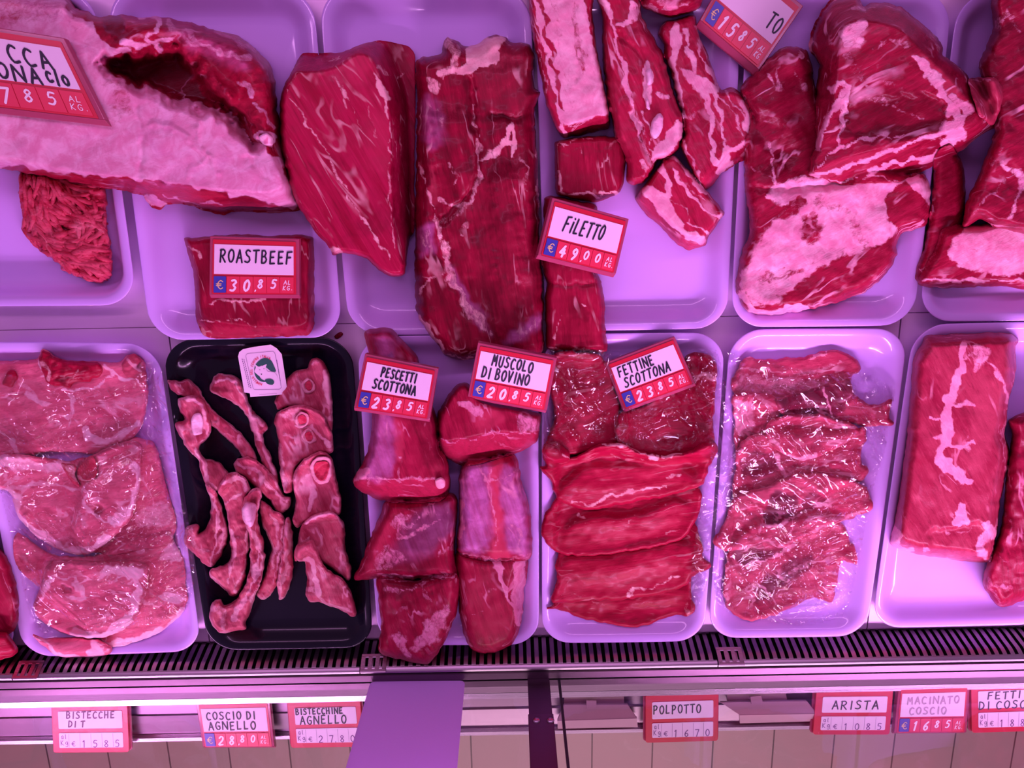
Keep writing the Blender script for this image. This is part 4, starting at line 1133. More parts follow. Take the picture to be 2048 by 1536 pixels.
# pieces at the right edge
EG = 'beef pieces in the last back tray'
meat('beef_strip', [(1870, 310), (1900, 290), (1925, 330), (1930, 420), (1910, 480), (1880, 540), (1850, 570), (1830, 555), (1845, 500), (1862, 420), (1866, 350)], .03, 18, SHOULDER, 'narrow dark beef strip along the left side of the last back tray', 'meat', EG, z0=.0068, feats=[T([(1890, 330), (1895, 450)], 24, -.3), F([(1840, 540), (1870, 560)], 5, .6)])
meat('beef_flank', [(1890, 455), (1960, 448), (2080, 435), (2100, 570), (1990, 572), (1900, 576), (1838, 570), (1850, 535), (1872, 495)], .04, 18, SHOULDER, 'pink fat topped beef piece at the right edge, nearest in the last back tray', 'meat', EG, z0=.0068,
     feats=[FP([(1920, 460), (2080, 445), (2080, 540), (1960, 545), (1900, 520)], 14, .85), F([(1850, 560), (1950, 565), (2050, 560)], 5, .8)])
meat('beef_joint', [(1990, -60), (2110, -60), (2110, 455), (1995, 455), (1960, 440), (1925, 452), (1935, 400), (1965, 330), (1990, 250), (1972, 180), (1958, 130), (1985, 60)], .075, 22, SHOULDER, 'tall dark beef joint cut off by the right edge', 'meat', EG, e0=.35, z0=.012, noise=(.005, 45), jit=2.5,
     feats=[TP([(1990, -60), (2060, -60), (2050, 200), (1990, 260), (1965, 130)], 30, -.4), F([(1990, 60), (2020, 30), (2040, 60)], 12, .4), F([(2010, 330), (2040, 360), (2020, 440)], 12, .6), F([(1940, 430), (1990, 380), (2040, 340)], 5, .4), F([(1995, 250), (1980, 330), (2010, 300)], 8, .3)])
meat('beef_offcut', [(1938, 158), (1965, 155), (1990, 155), (2005, 185), (1998, 225), (1985, 250), (1960, 232), (1945, 195)], .012, 12, LOIN, 'small pink flap of meat tucked between the two right hand joints', 'meat', EG, drape=True, feats=[T([(1960, 180), (1985, 215)], 10, .3), F([(1942, 160), (1985, 156)], 4, .6)])
# ------------------------------------------------------------------ front row
# far left tray: two scraps of the next cut
EDGE = 'red beef pieces at the far left edge'
meat('beef_piece', [(-120, 1080), (-20, 1085), (8, 1105), (24, 1140), (37, 1200), (30, 1260), (-20, 1275), (-120, 1270)], .03, 20, BEEF_MUSC, 'dark red beef piece cut off by the left edge, beside the pork chops', 'meat', EDGE, z0=.0068, feats=[F([(-10, 1110), (20, 1180)], 4, .4)])
meat('beef_piece', [(-120, 1262), (10, 1264), (28, 1285), (36, 1302), (10, 1318), (-120, 1322)], .03, 14, BEEF_SLICE, 'bright red beef piece at the lower left corner of the far left tray', 'meat', EDGE, z0=.0225)

# pork chops
PG = 'pork chops in the film wrapped tray'
meat('pork_chop', O(B6, [(90, 190), (180, 235), (300, 310), (500, 320), (640, 280), (860, 200), (970, 180), (1012, 260), (1058, 360), (1062, 480), (1076, 560), (1050, 640), (950, 740), (800, 805), (650, 846), (570, 812), (480, 700), (300, 560), (200, 480), (90, 370)]), .016, 10, PORK,
     'lowest pork chop, fanned out to the right under the front one', 'meat', PG, z0=.0068, feats=[F(O(B6, [(565, 800), (650, 838), (800, 798), (950, 735), (1045, 640)]), 16, 1.0), FP(O(B6, [(900, 540), (960, 520), (1060, 530), (1070, 570), (960, 585)]), 8, .8), FP(O(B6, [(930, 330), (1000, 250), (1040, 340), (960, 360)]), 8, .7), F(O(B6, [(840, 590), (900, 600)]), 10, .6), TP(O(B6, [(90, 350), (240, 330), (300, 350), (150, 420)]), 8, -.5), TP(O(B6, [(500, 320), (640, 260), (760, 300), (700, 350)]), 12, -.35), FP(O(B6, [(740, 260), (860, 220), (960, 230), (870, 290), (780, 310)]), 10, .6),
     F(O(B6, [(860, 640), (850, 700)]), 4, .5)])
meat('pork_chop', O(B6, [(180, 770), (260, 790), (420, 785), (560, 800), (648, 850), (605, 890), (470, 908), (330, 893), (270, 850)]), .012, 8, PORK, 'pork chop tip poking out below all the others, over the tray edge', 'meat', PG, drape=True, feats=[FP(O(B6, [(520, 820), (560, 810), (600, 880), (490, 900)]), 8, .8), F(O(B6, [(280, 840), (340, 885), (460, 898)]), 7, .8), F(O(B6, [(180, 775), (300, 840)]), 8, .6)])
meat('pork_chop', [(205, 860), (250, 872), (300, 880), (318, 905), (330, 960), (345, 1010), (352, 1060), (330, 1090), (280, 1100), (220, 1110), (180, 1100), (150, 1060), (170, 960)], .013, 9, PORK, 'pork chop lying under the film to the right of the middle chop, partly hidden', 'meat', PG, z0=.0068, feats=[TP([(230, 1040), (270, 1020), (330, 1050), (280, 1075)], 8, -.3), F([(260, 930), (300, 980), (320, 1050)], 6, .5), TP([(230, 1085), (300, 1080), (340, 1075)], 8, -.4), FP([(270, 1030), (330, 1000), (345, 1040), (290, 1060)], 10, .5)])
chopA = meat('pork_chop', O(B1, [(-140, 200), (-40, 185), (100, 175), (220, 165), (250, 108), (320, 150), (420, 180), (560, 182), (700, 190), (740, 150), (790, 142), (850, 195), (850, 290), (870, 330), (858, 450), (830, 560), (780, 630), (620, 700), (560, 725), (300, 715), (100, 745), (-140, 740)]), .018, 9, PORK,
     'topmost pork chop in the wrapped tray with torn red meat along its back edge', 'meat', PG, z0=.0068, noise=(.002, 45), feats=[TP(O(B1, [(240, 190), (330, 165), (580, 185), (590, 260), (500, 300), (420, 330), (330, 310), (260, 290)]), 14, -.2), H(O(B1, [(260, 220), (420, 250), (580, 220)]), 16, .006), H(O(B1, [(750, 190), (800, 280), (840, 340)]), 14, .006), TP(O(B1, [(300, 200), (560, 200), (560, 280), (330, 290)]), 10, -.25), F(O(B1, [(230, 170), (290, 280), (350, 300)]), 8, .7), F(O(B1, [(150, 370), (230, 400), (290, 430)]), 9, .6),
     F(O(B1, [(410, 380), (420, 470), (400, 560)]), 6, .6), F(O(B1, [(500, 560), (560, 640), (680, 640), (800, 560)]), 12, .75), F(O(B1, [(60, 660), (110, 735)]), 12, .8), F(O(B1, [(380, 350), (560, 330), (650, 260)]), 5, .7), F(O(B1, [(620, 230), (700, 280), (820, 290)]), 9, .75), F(O(B1, [(200, 360), (100, 300), (0, 280)]), 5, .5), FP(O(B1, [(20, 300), (60, 240), (100, 320)]), 8, -1), T(O(B1, [(30, 240), (60, 310)]), 20, -.25), FP(O(B1, [(740, 160), (830, 200), (820, 240), (740, 200)]), 8, .7)])
meat('red_trim', O(B1, [(232, 185), (255, 115), (300, 150), (330, 165), (420, 185), (560, 188), (600, 225), (590, 270), (520, 300), (440, 310), (400, 340), (360, 320), (320, 335), (270, 300), (262, 250)]), .008, 8, BEEF_SLICE, parent=chopA, drape=True, jit=3.5, sp=2.4, noise=(.005, 13), feats=[F(O(B1, [(240, 200), (290, 240), (300, 300)]), 8, .6), F(O(B1, [(450, 240), (430, 300)]), 6, .5), TP(O(B1, [(350, 290), (400, 280), (400, 330), (360, 330)]), 6, -.5)])
meat('red_trim', O(B1, [(715, 195), (745, 150), (790, 140), (830, 180), (800, 215), (850, 240), (855, 330), (800, 300), (740, 270), (720, 230)]), .007, 8, PORKSL, parent=chopA, drape=True, jit=3, sp=2.4, noise=(.004, 14), feats=[F(O(B1, [(740, 170), (800, 200), (830, 240)]), 8, .7)])
meat('red_trim', O(B1, [(15, 320), (40, 250), (80, 235), (110, 280), (60, 330)]), .004, 7, BEEF_SLICE, parent=chopA, drape=True, jit=3, sp=2.4, noise=(.003, 14))
chopB = meat('pork_chop', O(B1, [(-140, 750), (-40, 742), (60, 725), (250, 742), (400, 765), (470, 748), (540, 735), (600, 700), (720, 655), (800, 655), (830, 690), (822, 780), (818, 900), (780, 1080), (720, 1160), (620, 1250), (520, 1310), (430, 1312), (300, 1262), (180, 1180), (100, 1080), (62, 960), (-30, 930), (-140, 920)]), .018, 9, PORK,
     'large middle pork chop with a round bone hole and thick white fat rim', 'meat', PG, drape=True, noise=(.002, 60), feats=[F(O(B1, [(65, 970), (110, 1090), (200, 1190), (310, 1262), (430, 1305), (520, 1300), (620, 1245)]), 20, 1.0), F(O(B1, [(-20, 770), (120, 780), (260, 800), (370, 800)]), 22, .75), F(O(B1, [(-40, 930), (100, 920), (300, 900), (440, 920)]), 7, .6), F(O(B1, [(480, 910), (600, 850), (760, 790)]), 4, .6), F(O(B1, [(760, 790), (800, 850), (790, 960), (740, 1080)]), 10, .8), FP(O(B1, [(640, 1090), (730, 1060), (720, 1130), (660, 1160)]), 8, .95),
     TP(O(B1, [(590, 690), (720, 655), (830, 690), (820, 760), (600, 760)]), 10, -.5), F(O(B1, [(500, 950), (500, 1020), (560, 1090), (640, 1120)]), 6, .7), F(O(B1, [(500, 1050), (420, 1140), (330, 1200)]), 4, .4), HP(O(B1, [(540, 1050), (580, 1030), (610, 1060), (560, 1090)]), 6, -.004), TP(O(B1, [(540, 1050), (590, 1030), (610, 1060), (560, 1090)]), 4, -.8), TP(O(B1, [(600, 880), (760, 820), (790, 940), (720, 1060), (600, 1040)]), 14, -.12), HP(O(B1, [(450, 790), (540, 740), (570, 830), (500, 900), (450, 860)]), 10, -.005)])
meat('bone', O(B1, [(445, 830), (490, 765), (540, 735), (566, 790), (570, 840), (530, 880), (470, 885)]), .004, 7, MARROW, parent=chopB, drape=True, sp=2.4, smooth_base=1, feats=[F(O(B1, [(450, 860), (500, 890), (565, 850)]), 4, .8)])
meat('bone_fat', O(B1, [(360, 780), (440, 790), (440, 860), (470, 920), (440, 910), (390, 850)]), .004, 7, MARROW, parent=chopB, drape=True, sp=2.4, smooth_base=1, feats=[FP(O(B1, [(360, 780), (430, 800), (450, 890), (390, 840)]), 10, .6)])
chopD = meat('pork_chop', O(B6, [(262, 385), (330, 345), (500, 348), (700, 350), (850, 372), (852, 440), (822, 580), (775, 680), (700, 750), (560, 792), (440, 782), (320, 742), (222, 680), (192, 600), (225, 520), (242, 450)]), .019, 9, PORK,
     'front pork chop, small and oval, with a squared back edge', 'meat', PG, drape=True, noise=(.0015, 60), feats=[F(O(B6, [(770, 420), (780, 560), (730, 680), (560, 780), (420, 770)]), 18, 1.0), F(O(B6, [(560, 450), (640, 400), (760, 410)]), 14, .7), F(O(B6, [(290, 430), (420, 460), (490, 550)]), 5, .6), F(O(B6, [(200, 590), (250, 520), (280, 450)]), 9, .7), FP(O(B6, [(350, 470), (420, 480), (430, 520), (370, 520)]), 6, .4), F(O(B6, [(380, 560), (480, 565), (560, 550)]), 5, .6), TP(O(B6, [(400, 600), (440, 590), (460, 640), (420, 640)]), 8, -.4), T(O(B6, [(280, 370), (500, 360), (840, 385)]), 12, -.35), HP(O(B6, [(360, 480), (420, 490), (420, 520), (370, 520)]), 6, -.004), F(O(B6, [(330, 400), (460, 430)]), 4, .5)])

# lamb: ribs (left) and loin chops (right)
LG = 'lamb ribs heaped in the black tray'
def rib(pts, label, feats=(), h=.017, name='lamb_rib', r=9, jit=2.2, e0=.25, k=B2, dr=True):
    return meat(name, O(k, pts), h, r, LAMB, label, 'lamb rib', LG, drape=dr, jit=jit, e0=e0, noise=(.0045, 15), sp=2.6, rim=.6, rimw=5, smooth_base=2, feats=[(f[0], O(k, f[1]), *f[2:]) for f in feats])
rib([(75, 262), (130, 268), (175, 262), (215, 300), (262, 380), (330, 440), (400, 500), (455, 570), (470, 620), (420, 610), (360, 540), (290, 480), (230, 420), (170, 350), (110, 320)], 'straight lamb rib slanting from the upper left corner of the black tray', [F([(120, 280), (230, 400), (400, 540)], 7, .4), T([(110, 280), (190, 300)], 16, -.3)])
rib([(270, 270), (290, 238), (330, 235), (380, 250), (410, 290), (430, 340), (450, 400), (500, 440), (515, 470), (495, 520), (525, 590), (555, 660), (565, 720), (530, 700), (480, 600), (450, 500), (420, 420), (360, 360), (300, 330), (262, 310)], 'lamb rib running down from under the paper label', [F([(290, 260), (370, 270), (420, 360), (470, 480), (540, 660)], 9, .7), TP([(275, 280), (330, 290), (330, 310), (275, 300)], 4, -.7), F([(440, 420), (500, 450)], 8, .6)])
b = rib([(120, 350), (150, 335), (190, 330), (240, 355), (265, 440), (255, 520), (215, 555), (235, 600), (290, 620), (345, 665), (340, 700), (300, 745), (262, 745), (235, 700), (210, 620), (160, 560), (112, 460), (150, 430), (128, 390)], 'thick knobbly lamb rib with a pale bone end at its top, far left', [F([(150, 345), (200, 350), (240, 400), (245, 500)], 10, .7), F([(205, 580), (240, 640), (250, 720), (280, 740)], 9, .75), TP([(260, 600), (320, 660), (280, 700), (240, 620)], 8, -.4), H([(260, 480), (250, 540)], 10, .004)], h=.024)
meat('bone', O(B2, [(180, 430), (220, 410), (232, 460), (225, 500), (190, 500)]), .006, 7, BONE, parent=b, drape=True, sp=2.4, smooth_base=1)
rib([(370, 622), (400, 602), (440, 602), (500, 640), (560, 710), (585, 765), (620, 775), (615, 820), (570, 850), (530, 800), (470, 745), (420, 700), (375, 660)], 'short curled lamb rib across the middle of the heap', [F([(380, 630), (470, 670), (560, 770), (600, 800)], 9, .6), F([(570, 790), (610, 790)], 8, .7)], h=.024)
rib([(245, 720), (290, 755), (330, 870), (342, 960), (305, 1040), (262, 1082), (200, 1030), (148, 975), (158, 915), (195, 892), (215, 905), (210, 935), (250, 905), (268, 820)], 'forked lamb rib end poking out on the left of the heap', [F([(265, 760), (290, 880), (280, 1000), (260, 1075)], 6, .8), F([(170, 910), (200, 990), (250, 1020)], 9, .5), F([(310, 820), (325, 950), (290, 1040)], 5, .7), H([(285, 760), (300, 900)], 6, -.005)], h=.018)
rib([(480, 790), (540, 830), (590, 865), (602, 960), (565, 1130), (530, 1210), (490, 1225), (470, 1205), (510, 1100), (535, 990), (495, 900)], 'lamb rib lying flat at the right of the heap', [F([(520, 850), (560, 950), (530, 1100)], 7, .6), F([(580, 880), (580, 1000), (540, 1150)], 4, .7)], h=.02)
rib([(590, 885), (612, 868), (628, 940), (626, 1100), (602, 1200), (565, 1222), (560, 1130), (582, 1000)], 'slim upright lamb rib, rightmost in the heap', [F([(600, 900), (605, 1050), (580, 1200)], 7, .7)], h=.022)
b = rib([(298, 740), (330, 680), (365, 668), (410, 690), (440, 740), (425, 800), (440, 900), (432, 1020), (420, 1130), (380, 1212), (330, 1190), (265, 1120), (268, 1090), (325, 1075), (352, 1040), (345, 900), (325, 800)], 'broad lamb rib with a folded bone end in the middle of the heap', [F([(320, 720), (380, 690), (430, 740)], 9, .7), F([(340, 800), (400, 760)], 6, .7), F([(345, 880), (360, 1000), (340, 1150)], 6, .7), F([(420, 820), (425, 1000), (380, 1180)], 5, .6), F([(355, 960), (420, 955)], 4, .3), F([(350, 1020), (415, 1015)], 4, .3), TP([(270, 1085), (335, 1085), (320, 1160), (280, 1130)], 8, .2), H([(380, 850), (395, 1000), (370, 1150)], 14, .004)], h=.027)
b2 = rib([(400, 820), (440, 750), (475, 735), (492, 770), (472, 870), (500, 980), (502, 1080), (470, 1200), (420, 1335), (415, 1362), (360, 1368), (300, 1370), (258, 1300), (275, 1240), (305, 1222), (330, 1250), (392, 1210), (435, 1110), (432, 950)], 'longest lamb rib, curving to a ragged end at the bottom of the black tray', [F([(440, 800), (440, 900), (480, 1000), (450, 1150), (380, 1300)], 9, .7), F([(490, 980), (500, 1080), (450, 1230)], 5, .7), F([(280, 1260), (330, 1290), (320, 1350)], 12, .5), TP([(450, 740), (480, 740), (480, 790), (450, 790)], 6, -.3)], h=.03)
meat('bone', O(B2, [(405, 830), (430, 800), (465, 810), (462, 870), (440, 910), (415, 890)]), .005, 7, BONE, parent=b2, drape=True, sp=2.4, smooth_base=1)

CG = 'lamb loin chops in a column on the black tray'
def chop(pts, label, feats=(), h=.024, bones=()):
    o = meat('lamb_chop', O(B2, pts), h, 9, LAMB, label, 'lamb chop', CG, drape=True, jit=2.0, e0=.3, noise=(.003, 22), sp=2.6, rim=.45, rimw=4, smooth_base=2, feats=[(f[0], O(B2, f[1]), *f[2:]) for f in feats])
    for ring, hole in bones:
        q = meat('bone', O(B2, ring), .005, 5, LBONE, parent=o, drape=True, sp=2.0, smooth_base=1, jit=1.8, feats=[HP(O(B2, hole), 3, -.003)])
        meat('marrow', O(B2, hole), .0016, 4, MARROW, parent=o, drape=True, sp=1.8, smooth_base=0, jit=1.2)
    return o
chop([(600, 262), (640, 222), (688, 210), (712, 172), (750, 170), (785, 235), (798, 330), (803, 460), (790, 500), (740, 420), (620, 385), (560, 395), (550, 350)], 'topmost lamb chop with a ring of bone, at the top of the column', [F([(770, 220), (785, 330), (795, 420)], 12, .8), F([(640, 230), (640, 300)], 6, .4), F([(700, 200), (740, 180)], 8, .5), T([(580, 350), (650, 360)], 30, -.2)],
     bones=[([(668, 275), (695, 255), (722, 280), (720, 310), (695, 325), (670, 310)], [(680, 285), (697, 265), (712, 285), (708, 305), (692, 312)])])
chop([(545, 432), (570, 400), (640, 374), (730, 390), (772, 440), (800, 500), (802, 580), (740, 590), (650, 640), (622, 752), (588, 752), (570, 640), (565, 540)], 'second lamb chop from the top with two round bones', [FP([(560, 410), (650, 380), (640, 430), (580, 450)], 8, .5), F([(570, 560), (590, 740)], 7, .6), F([(650, 470), (700, 470), (780, 540)], 9, .7), F([(600, 500), (640, 520)], 6, .5)],
     bones=[([(665, 500), (695, 475), (725, 500), (725, 530), (700, 545), (675, 530)], [(680, 505), (697, 487), (712, 505), (710, 528), (692, 532)]), ([(635, 430), (665, 402), (698, 420), (695, 455), (665, 472), (640, 458)], [(648, 432), (666, 414), (686, 428), (682, 450), (660, 458)])])
chop([(626, 700), (645, 645), (690, 600), (750, 575), (795, 598), (820, 700), (840, 790), (832, 850), (785, 855), (700, 880), (645, 912), (625, 880), (640, 810)], 'third lamb chop with one large oval bone', [F([(690, 680), (710, 760), (700, 830)], 12, .85), F([(640, 660), (700, 605)], 5, .5), F([(800, 640), (830, 760)], 5, .4)], h=.027,
     bones=[([(705, 640), (730, 605), (785, 605), (798, 650), (785, 705), (745, 720), (715, 690)], [(718, 645), (735, 622), (778, 622), (785, 655), (772, 695), (745, 705), (726, 680)])])
chop([(655, 930), (680, 880), (755, 840), (815, 848), (850, 895), (858, 1000), (884, 1090), (872, 1140), (800, 1092), (740, 1050), (690, 1010), (640, 1062), (632, 1020), (650, 980)], 'round fleshy lamb chop, fourth from the top', [F([(690, 885), (755, 850), (815, 855), (845, 900)], 6, .7), F([(830, 1000), (870, 1090)], 12, .45), F([(640, 1000), (700, 960)], 10, .5)])
chop([(640, 1000), (668, 972), (712, 966), (740, 1020), (770, 1085), (855, 1145), (895, 1225), (906, 1298), (870, 1292), (760, 1242), (690, 1230), (688, 1140), (680, 1060), (645, 1058)], 'wedge shaped lamb chop lowest in the column, with a white bone edge', [F([(700, 1060), (720, 1130), (735, 1200)], 11, .8), F([(690, 1170), (760, 1230), (890, 1290)], 8, .6), F([(680, 985), (740, 1060), (860, 1160)], 6, .35), TP([(690, 1150), (720, 1150), (730, 1200), (695, 1210)], 6, -.4)], h=.03)

# five beef muscles
MG = 'dark beef muscles in the tray with two price tags'
meat('beef_muscle', O(B3, [(575, 1020), (700, 1040), (880, 1030), (872, 1200), (860, 1330), (820, 1420), (720, 1466), (640, 1440), (600, 1350), (583, 1200)]), .050, 20, BEEF_MUSC, 'beef muscle with a white seam, lowest on the right of its tray', 'meat', MG, z0=.0068, e0=.35, top=(O(B3, [(575, 1000), (740, 1030), (830, 1040), (800, 1200), (850, 1330), (810, 1410), (720, 1440), (650, 1420), (610, 1340), (590, 1200)]), .0006),
     feats=[F(O(B3, [(755, 1060), (790, 1160), (850, 1330)]), 7, .95), FP(O(B3, [(830, 1060), (880, 1040), (865, 1320), (850, 1320), (820, 1200)]), 8, .8), F(O(B3, [(590, 1330), (640, 1430)]), 4, .6), F(O(B3, [(680, 1200), (740, 1180)]), 3, .4), F(O(B3, [(640, 1290), (700, 1270)]), 3, .4), T(O(B3, [(660, 1150), (700, 1350)]), 60, .2)])
meat('beef_muscle', O(B3, [(600, 640), (720, 600), (830, 590), (862, 700), (890, 800), (905, 900), (906, 1035), (860, 1055), (700, 1056), (600, 1032), (576, 1008), (588, 850)]), .060, 22, BEEF_MUSC, 'silvery beef muscle with a red centre stripe, in the middle of the right column', 'meat', MG, z0=.0075, e0=.35,
     feats=[SK(O(B3, [(600, 660), (720, 620), (725, 800), (710, 1000), (610, 1010), (590, 850)]), 22, .85), SK(O(B3, [(780, 640), (850, 700), (890, 850), (890, 1010), (800, 1000), (780, 800)]), 22, .8), T(O(B3, [(745, 620), (750, 800), (770, 1030)]), 22, .9), F(O(B3, [(730, 640), (735, 820), (755, 1000)]), 3, .6), F(O(B3, [(670, 630), (740, 700), (840, 650)]), 6, .5), F(O(B3, [(590, 800), (600, 950)]), 12, .7), F(O(B3, [(600, 1030), (700, 1050), (860, 1048), (900, 1030)]), 5, .5), H(O(B3, [(750, 620), (765, 1030)]), 16, -.003), F(O(B3, [(820, 900), (860, 930), (850, 990)]), 6, .5)])
meat('beef_muscle', O(B3, [(500, 400), (560, 300), (620, 275), (700, 350), (940, 410), (945, 470), (930, 535), (870, 572), (750, 612), (620, 642), (540, 610), (498, 570), (490, 480)]), .085, 12, BEEF_MUSC, 'round beef muscle with a smooth cut end, under the MUSCOLO tag', 'meat', MG, z0=.0075, e0=.3, top=(O(B3, [(500, 400), (560, 300), (700, 320), (940, 410), (935, 490), (760, 490), (600, 520), (500, 520)]), .0010),
     feats=[TP(O(B3, [(500, 530), (600, 530), (760, 495), (930, 500), (930, 540), (750, 615), (620, 645), (530, 610)]), 5, .25), F(O(B3, [(500, 525), (600, 530), (750, 495), (930, 505)]), 4, .6), FP(O(B3, [(580, 340), (680, 370), (690, 440), (640, 400), (590, 380)]), 8, .7), FP(O(B3, [(840, 410), (930, 430), (930, 490), (850, 480)]), 10, .55), TP(O(B3, [(650, 380), (770, 400), (750, 470), (660, 470)]), 16, .6), F(O(B3, [(610, 350), (640, 380)]), 10, .7)])
meat('beef_muscle', O(B3, [(240, 1120), (400, 1140), (575, 1110), (582, 1250), (560, 1330), (520, 1420), (450, 1508), (350, 1492), (240, 1462), (246, 1350), (235, 1220)]), .045, 20, BEEF_MUSC, 'coarse beef muscle with pale fat patches, lowest on the left, overhanging the grille', 'meat', MG, z0=.0226, e0=.35, noise=(.004, 30),
     feats=[FP(O(B3, [(440, 1320), (530, 1250), (540, 1340), (470, 1420), (380, 1450), (400, 1380)]), 14, .6), F(O(B3, [(330, 1400), (370, 1460)]), 14, .6), F(O(B3, [(260, 1190), (350, 1180), (450, 1150)]), 6, .45), F(O(B3, [(300, 1300), (360, 1260)]), 6, .35), TP(O(B3, [(250, 1150), (380, 1150), (360, 1210), (260, 1210)]), 12, -.5), F(O(B3, [(430, 1160), (460, 1230)]), 5, .4), F(O(B3, [(260, 1140), (400, 1145), (560, 1125)]), 3, .5)])
meat('beef_muscle', O(B3, [(270, 790), (400, 790), (560, 760), (582, 850), (570, 1000), (577, 1128), (480, 1132), (380, 1140), (240, 1132), (128, 1140), (160, 1060), (200, 950), (240, 860)]), .060, 20, BEEF_MUSC, 'flared beef muscle with dark grey bruised skin, middle of the left column', 'meat', MG, z0=.0075, e0=.3, top=(O(B3, [(330, 790), (560, 760), (580, 1120), (240, 1130), (150, 1130), (260, 900)]), .0008),
     feats=[TP(O(B3, [(400, 830), (550, 780), (560, 900), (480, 1000), (350, 1050), (330, 950)]), 26, -.8), SK(O(B3, [(380, 860), (540, 800), (560, 900), (480, 1010), (300, 1070), (330, 960)]), 30, .28), TP(O(B3, [(280, 1010), (480, 1030), (450, 1110), (260, 1110)]), 20, -.5), FP(O(B3, [(220, 1020), (300, 1000), (350, 1060), (230, 1110)]), 18, .45), F(O(B3, [(300, 900), (350, 860), (330, 920)]), 10, .5), F(O(B3, [(330, 960), (420, 920), (500, 880)]), 7, .5), F(O(B3, [(440, 860), (540, 840)]), 5, .35), F(O(B3, [(240, 1125), (380, 1135), (570, 1120)]), 5, .6), F(O(B3, [(500, 1040), (560, 1000)]), 10, .4), T(O(B3, [(230, 900), (180, 1050)]), 40, .3), F(O(B3, [(360, 820), (400, 870), (330, 930)]), 5, .4)])
P1 = meat('beef_muscle', O(B3, [(172, 62), (200, 38), (260, 34), (300, 45), (340, 90), (400, 150), (415, 190), (440, 300), (490, 430), (510, 560), (542, 640), (546, 750), (500, 795), (380, 802), (270, 796), (170, 760), (123, 710), (150, 655), (190, 560), (205, 430), (190, 300), (190, 150)]), .090, 16, BEEF_MUSC, 'long beef muscle with a silvery skin and flat cut end, under the PESCETTI tag', 'meat', MG, z0=.0075, e0=.3, top=(O(B3, [(180, 62), (300, 50), (410, 180), (500, 430), (535, 640), (530, 690), (340, 700), (160, 690), (150, 660), (200, 500), (205, 300)]), .0010),
     feats=[TP(O(B3, [(125, 712), (200, 690), (330, 702), (440, 692), (540, 700), (540, 750), (490, 795), (380, 802), (260, 795), (165, 758)]), 5, .22), F(O(B3, [(130, 710), (180, 690), (330, 700), (540, 690)]), 3, .5), SK(O(B3, [(205, 430), (300, 430), (310, 560), (270, 690), (180, 695), (190, 590)]), 22, .7), TP(O(B3, [(300, 440), (340, 450), (350, 540), (325, 620), (305, 560)]), 10, .7), F(O(B3, [(330, 600), (335, 690)]), 5, .45), FP(O(B3, [(145, 655), (195, 640), (190, 680), (135, 705)]), 6, .75), F(O(B3, [(420, 480), (470, 560)]), 4, .3), TP(O(B3, [(400, 440), (500, 450), (530, 620), (440, 640)]), 22, -.35), SK(O(B3, [(215, 70), (310, 70), (320, 150), (240, 170)]), 22, .55), T(O(B3, [(180, 70), (200, 180)]), 14, .3), TP(O(B3, [(280, 140), (295, 140), (295, 155), (280, 155)]), 3, -.9)])
meat('fat_lump', O(B3, [(486, 700), (505, 690), (525, 700), (524, 730), (500, 738), (487, 725)]), .005, 6, LBONE, parent=P1, drape=True, sp=2.2, smooth_base=1)

# thin bright beef slices
SG = 'thin beef slices in one tray'
def bslice(pts, label, feats=(), h=.007, **kw):
    return meat('beef_slice', O(B4, pts), h, 7, BEEF_SLICE, label, 'beef slice', SG, drape=True, jit=2.4, e0=.35, noise=(.0016, 26), smooth_base=4, feats=[(f[0], O(B4, f[1]), *f[2:]) for f in feats], **kw)
bslice([(130, 170), (200, 140), (330, 150), (385, 190), (430, 330), (450, 450), (440, 545), (330, 570), (220, 600), (120, 590), (108, 540), (150, 430), (130, 300)], 'film wrapped beef slice at the back left of its tray', [F([(170, 200), (240, 320), (230, 460)], 5, .3), T([(200, 200), (260, 400)], 40, -.3), TP([(230, 350), (400, 340), (420, 500), (280, 520)], 20, .4), F([(270, 400), (380, 390)], 8, .25)], h=.022)
bslice([(430, 420), (560, 360), (700, 190), (740, 150), (800, 142), (850, 170), (866, 210), (850, 420), (842, 560), (700, 600), (560, 600), (440, 560)], 'film wrapped beef slice at the back right of its tray', [F([(740, 280), (800, 240), (860, 260)], 8, .6), T([(760, 160), (850, 200)], 30, -.4), F([(580, 420), (700, 400)], 7, .35), TP([(480, 460), (620, 470), (600, 560), (480, 540)], 18, .35), F([(640, 400), (660, 480)], 5, .4)], h=.02)
bslice([(95, 1272), (140, 1250), (160, 1150), (200, 1060), (400, 1040), (600, 1000), (740, 990), (752, 1200), (766, 1270), (738, 1296), (650, 1302), (530, 1346), (400, 1336), (250, 1302), (180, 1272)], 'front beef slice with a ragged lower edge on the white tray', [F([(300, 1240), (450, 1260), (600, 1230)], 3, .3), F([(200, 1220), (500, 1190), (650, 1150)], 3, .4), F([(740, 1260), (755, 1280)], 12, .4), H([(200, 1230), (450, 1250), (700, 1200)], 24, .002)])
bslice([(160, 1060), (200, 930), (300, 870), (500, 860), (690, 800), (752, 850), (800, 1000), (800, 1040), (842, 1078), (770, 1120), (700, 1180), (500, 1222), (300, 1232), (140, 1238), (165, 1150), (150, 1080)], 'beef slice just behind the front one, with a pointed right tip', [F([(480, 1200), (600, 1170), (700, 1120)], 5, .6), F([(200, 1030), (320, 1010), (460, 1000)], 5, .3), F([(170, 1200), (300, 1215)], 3, .3), T([(200, 1170), (400, 1150), (650, 1080)], 18, .3), H([(200, 1120), (400, 1100), (700, 1040)], 30, .002)])
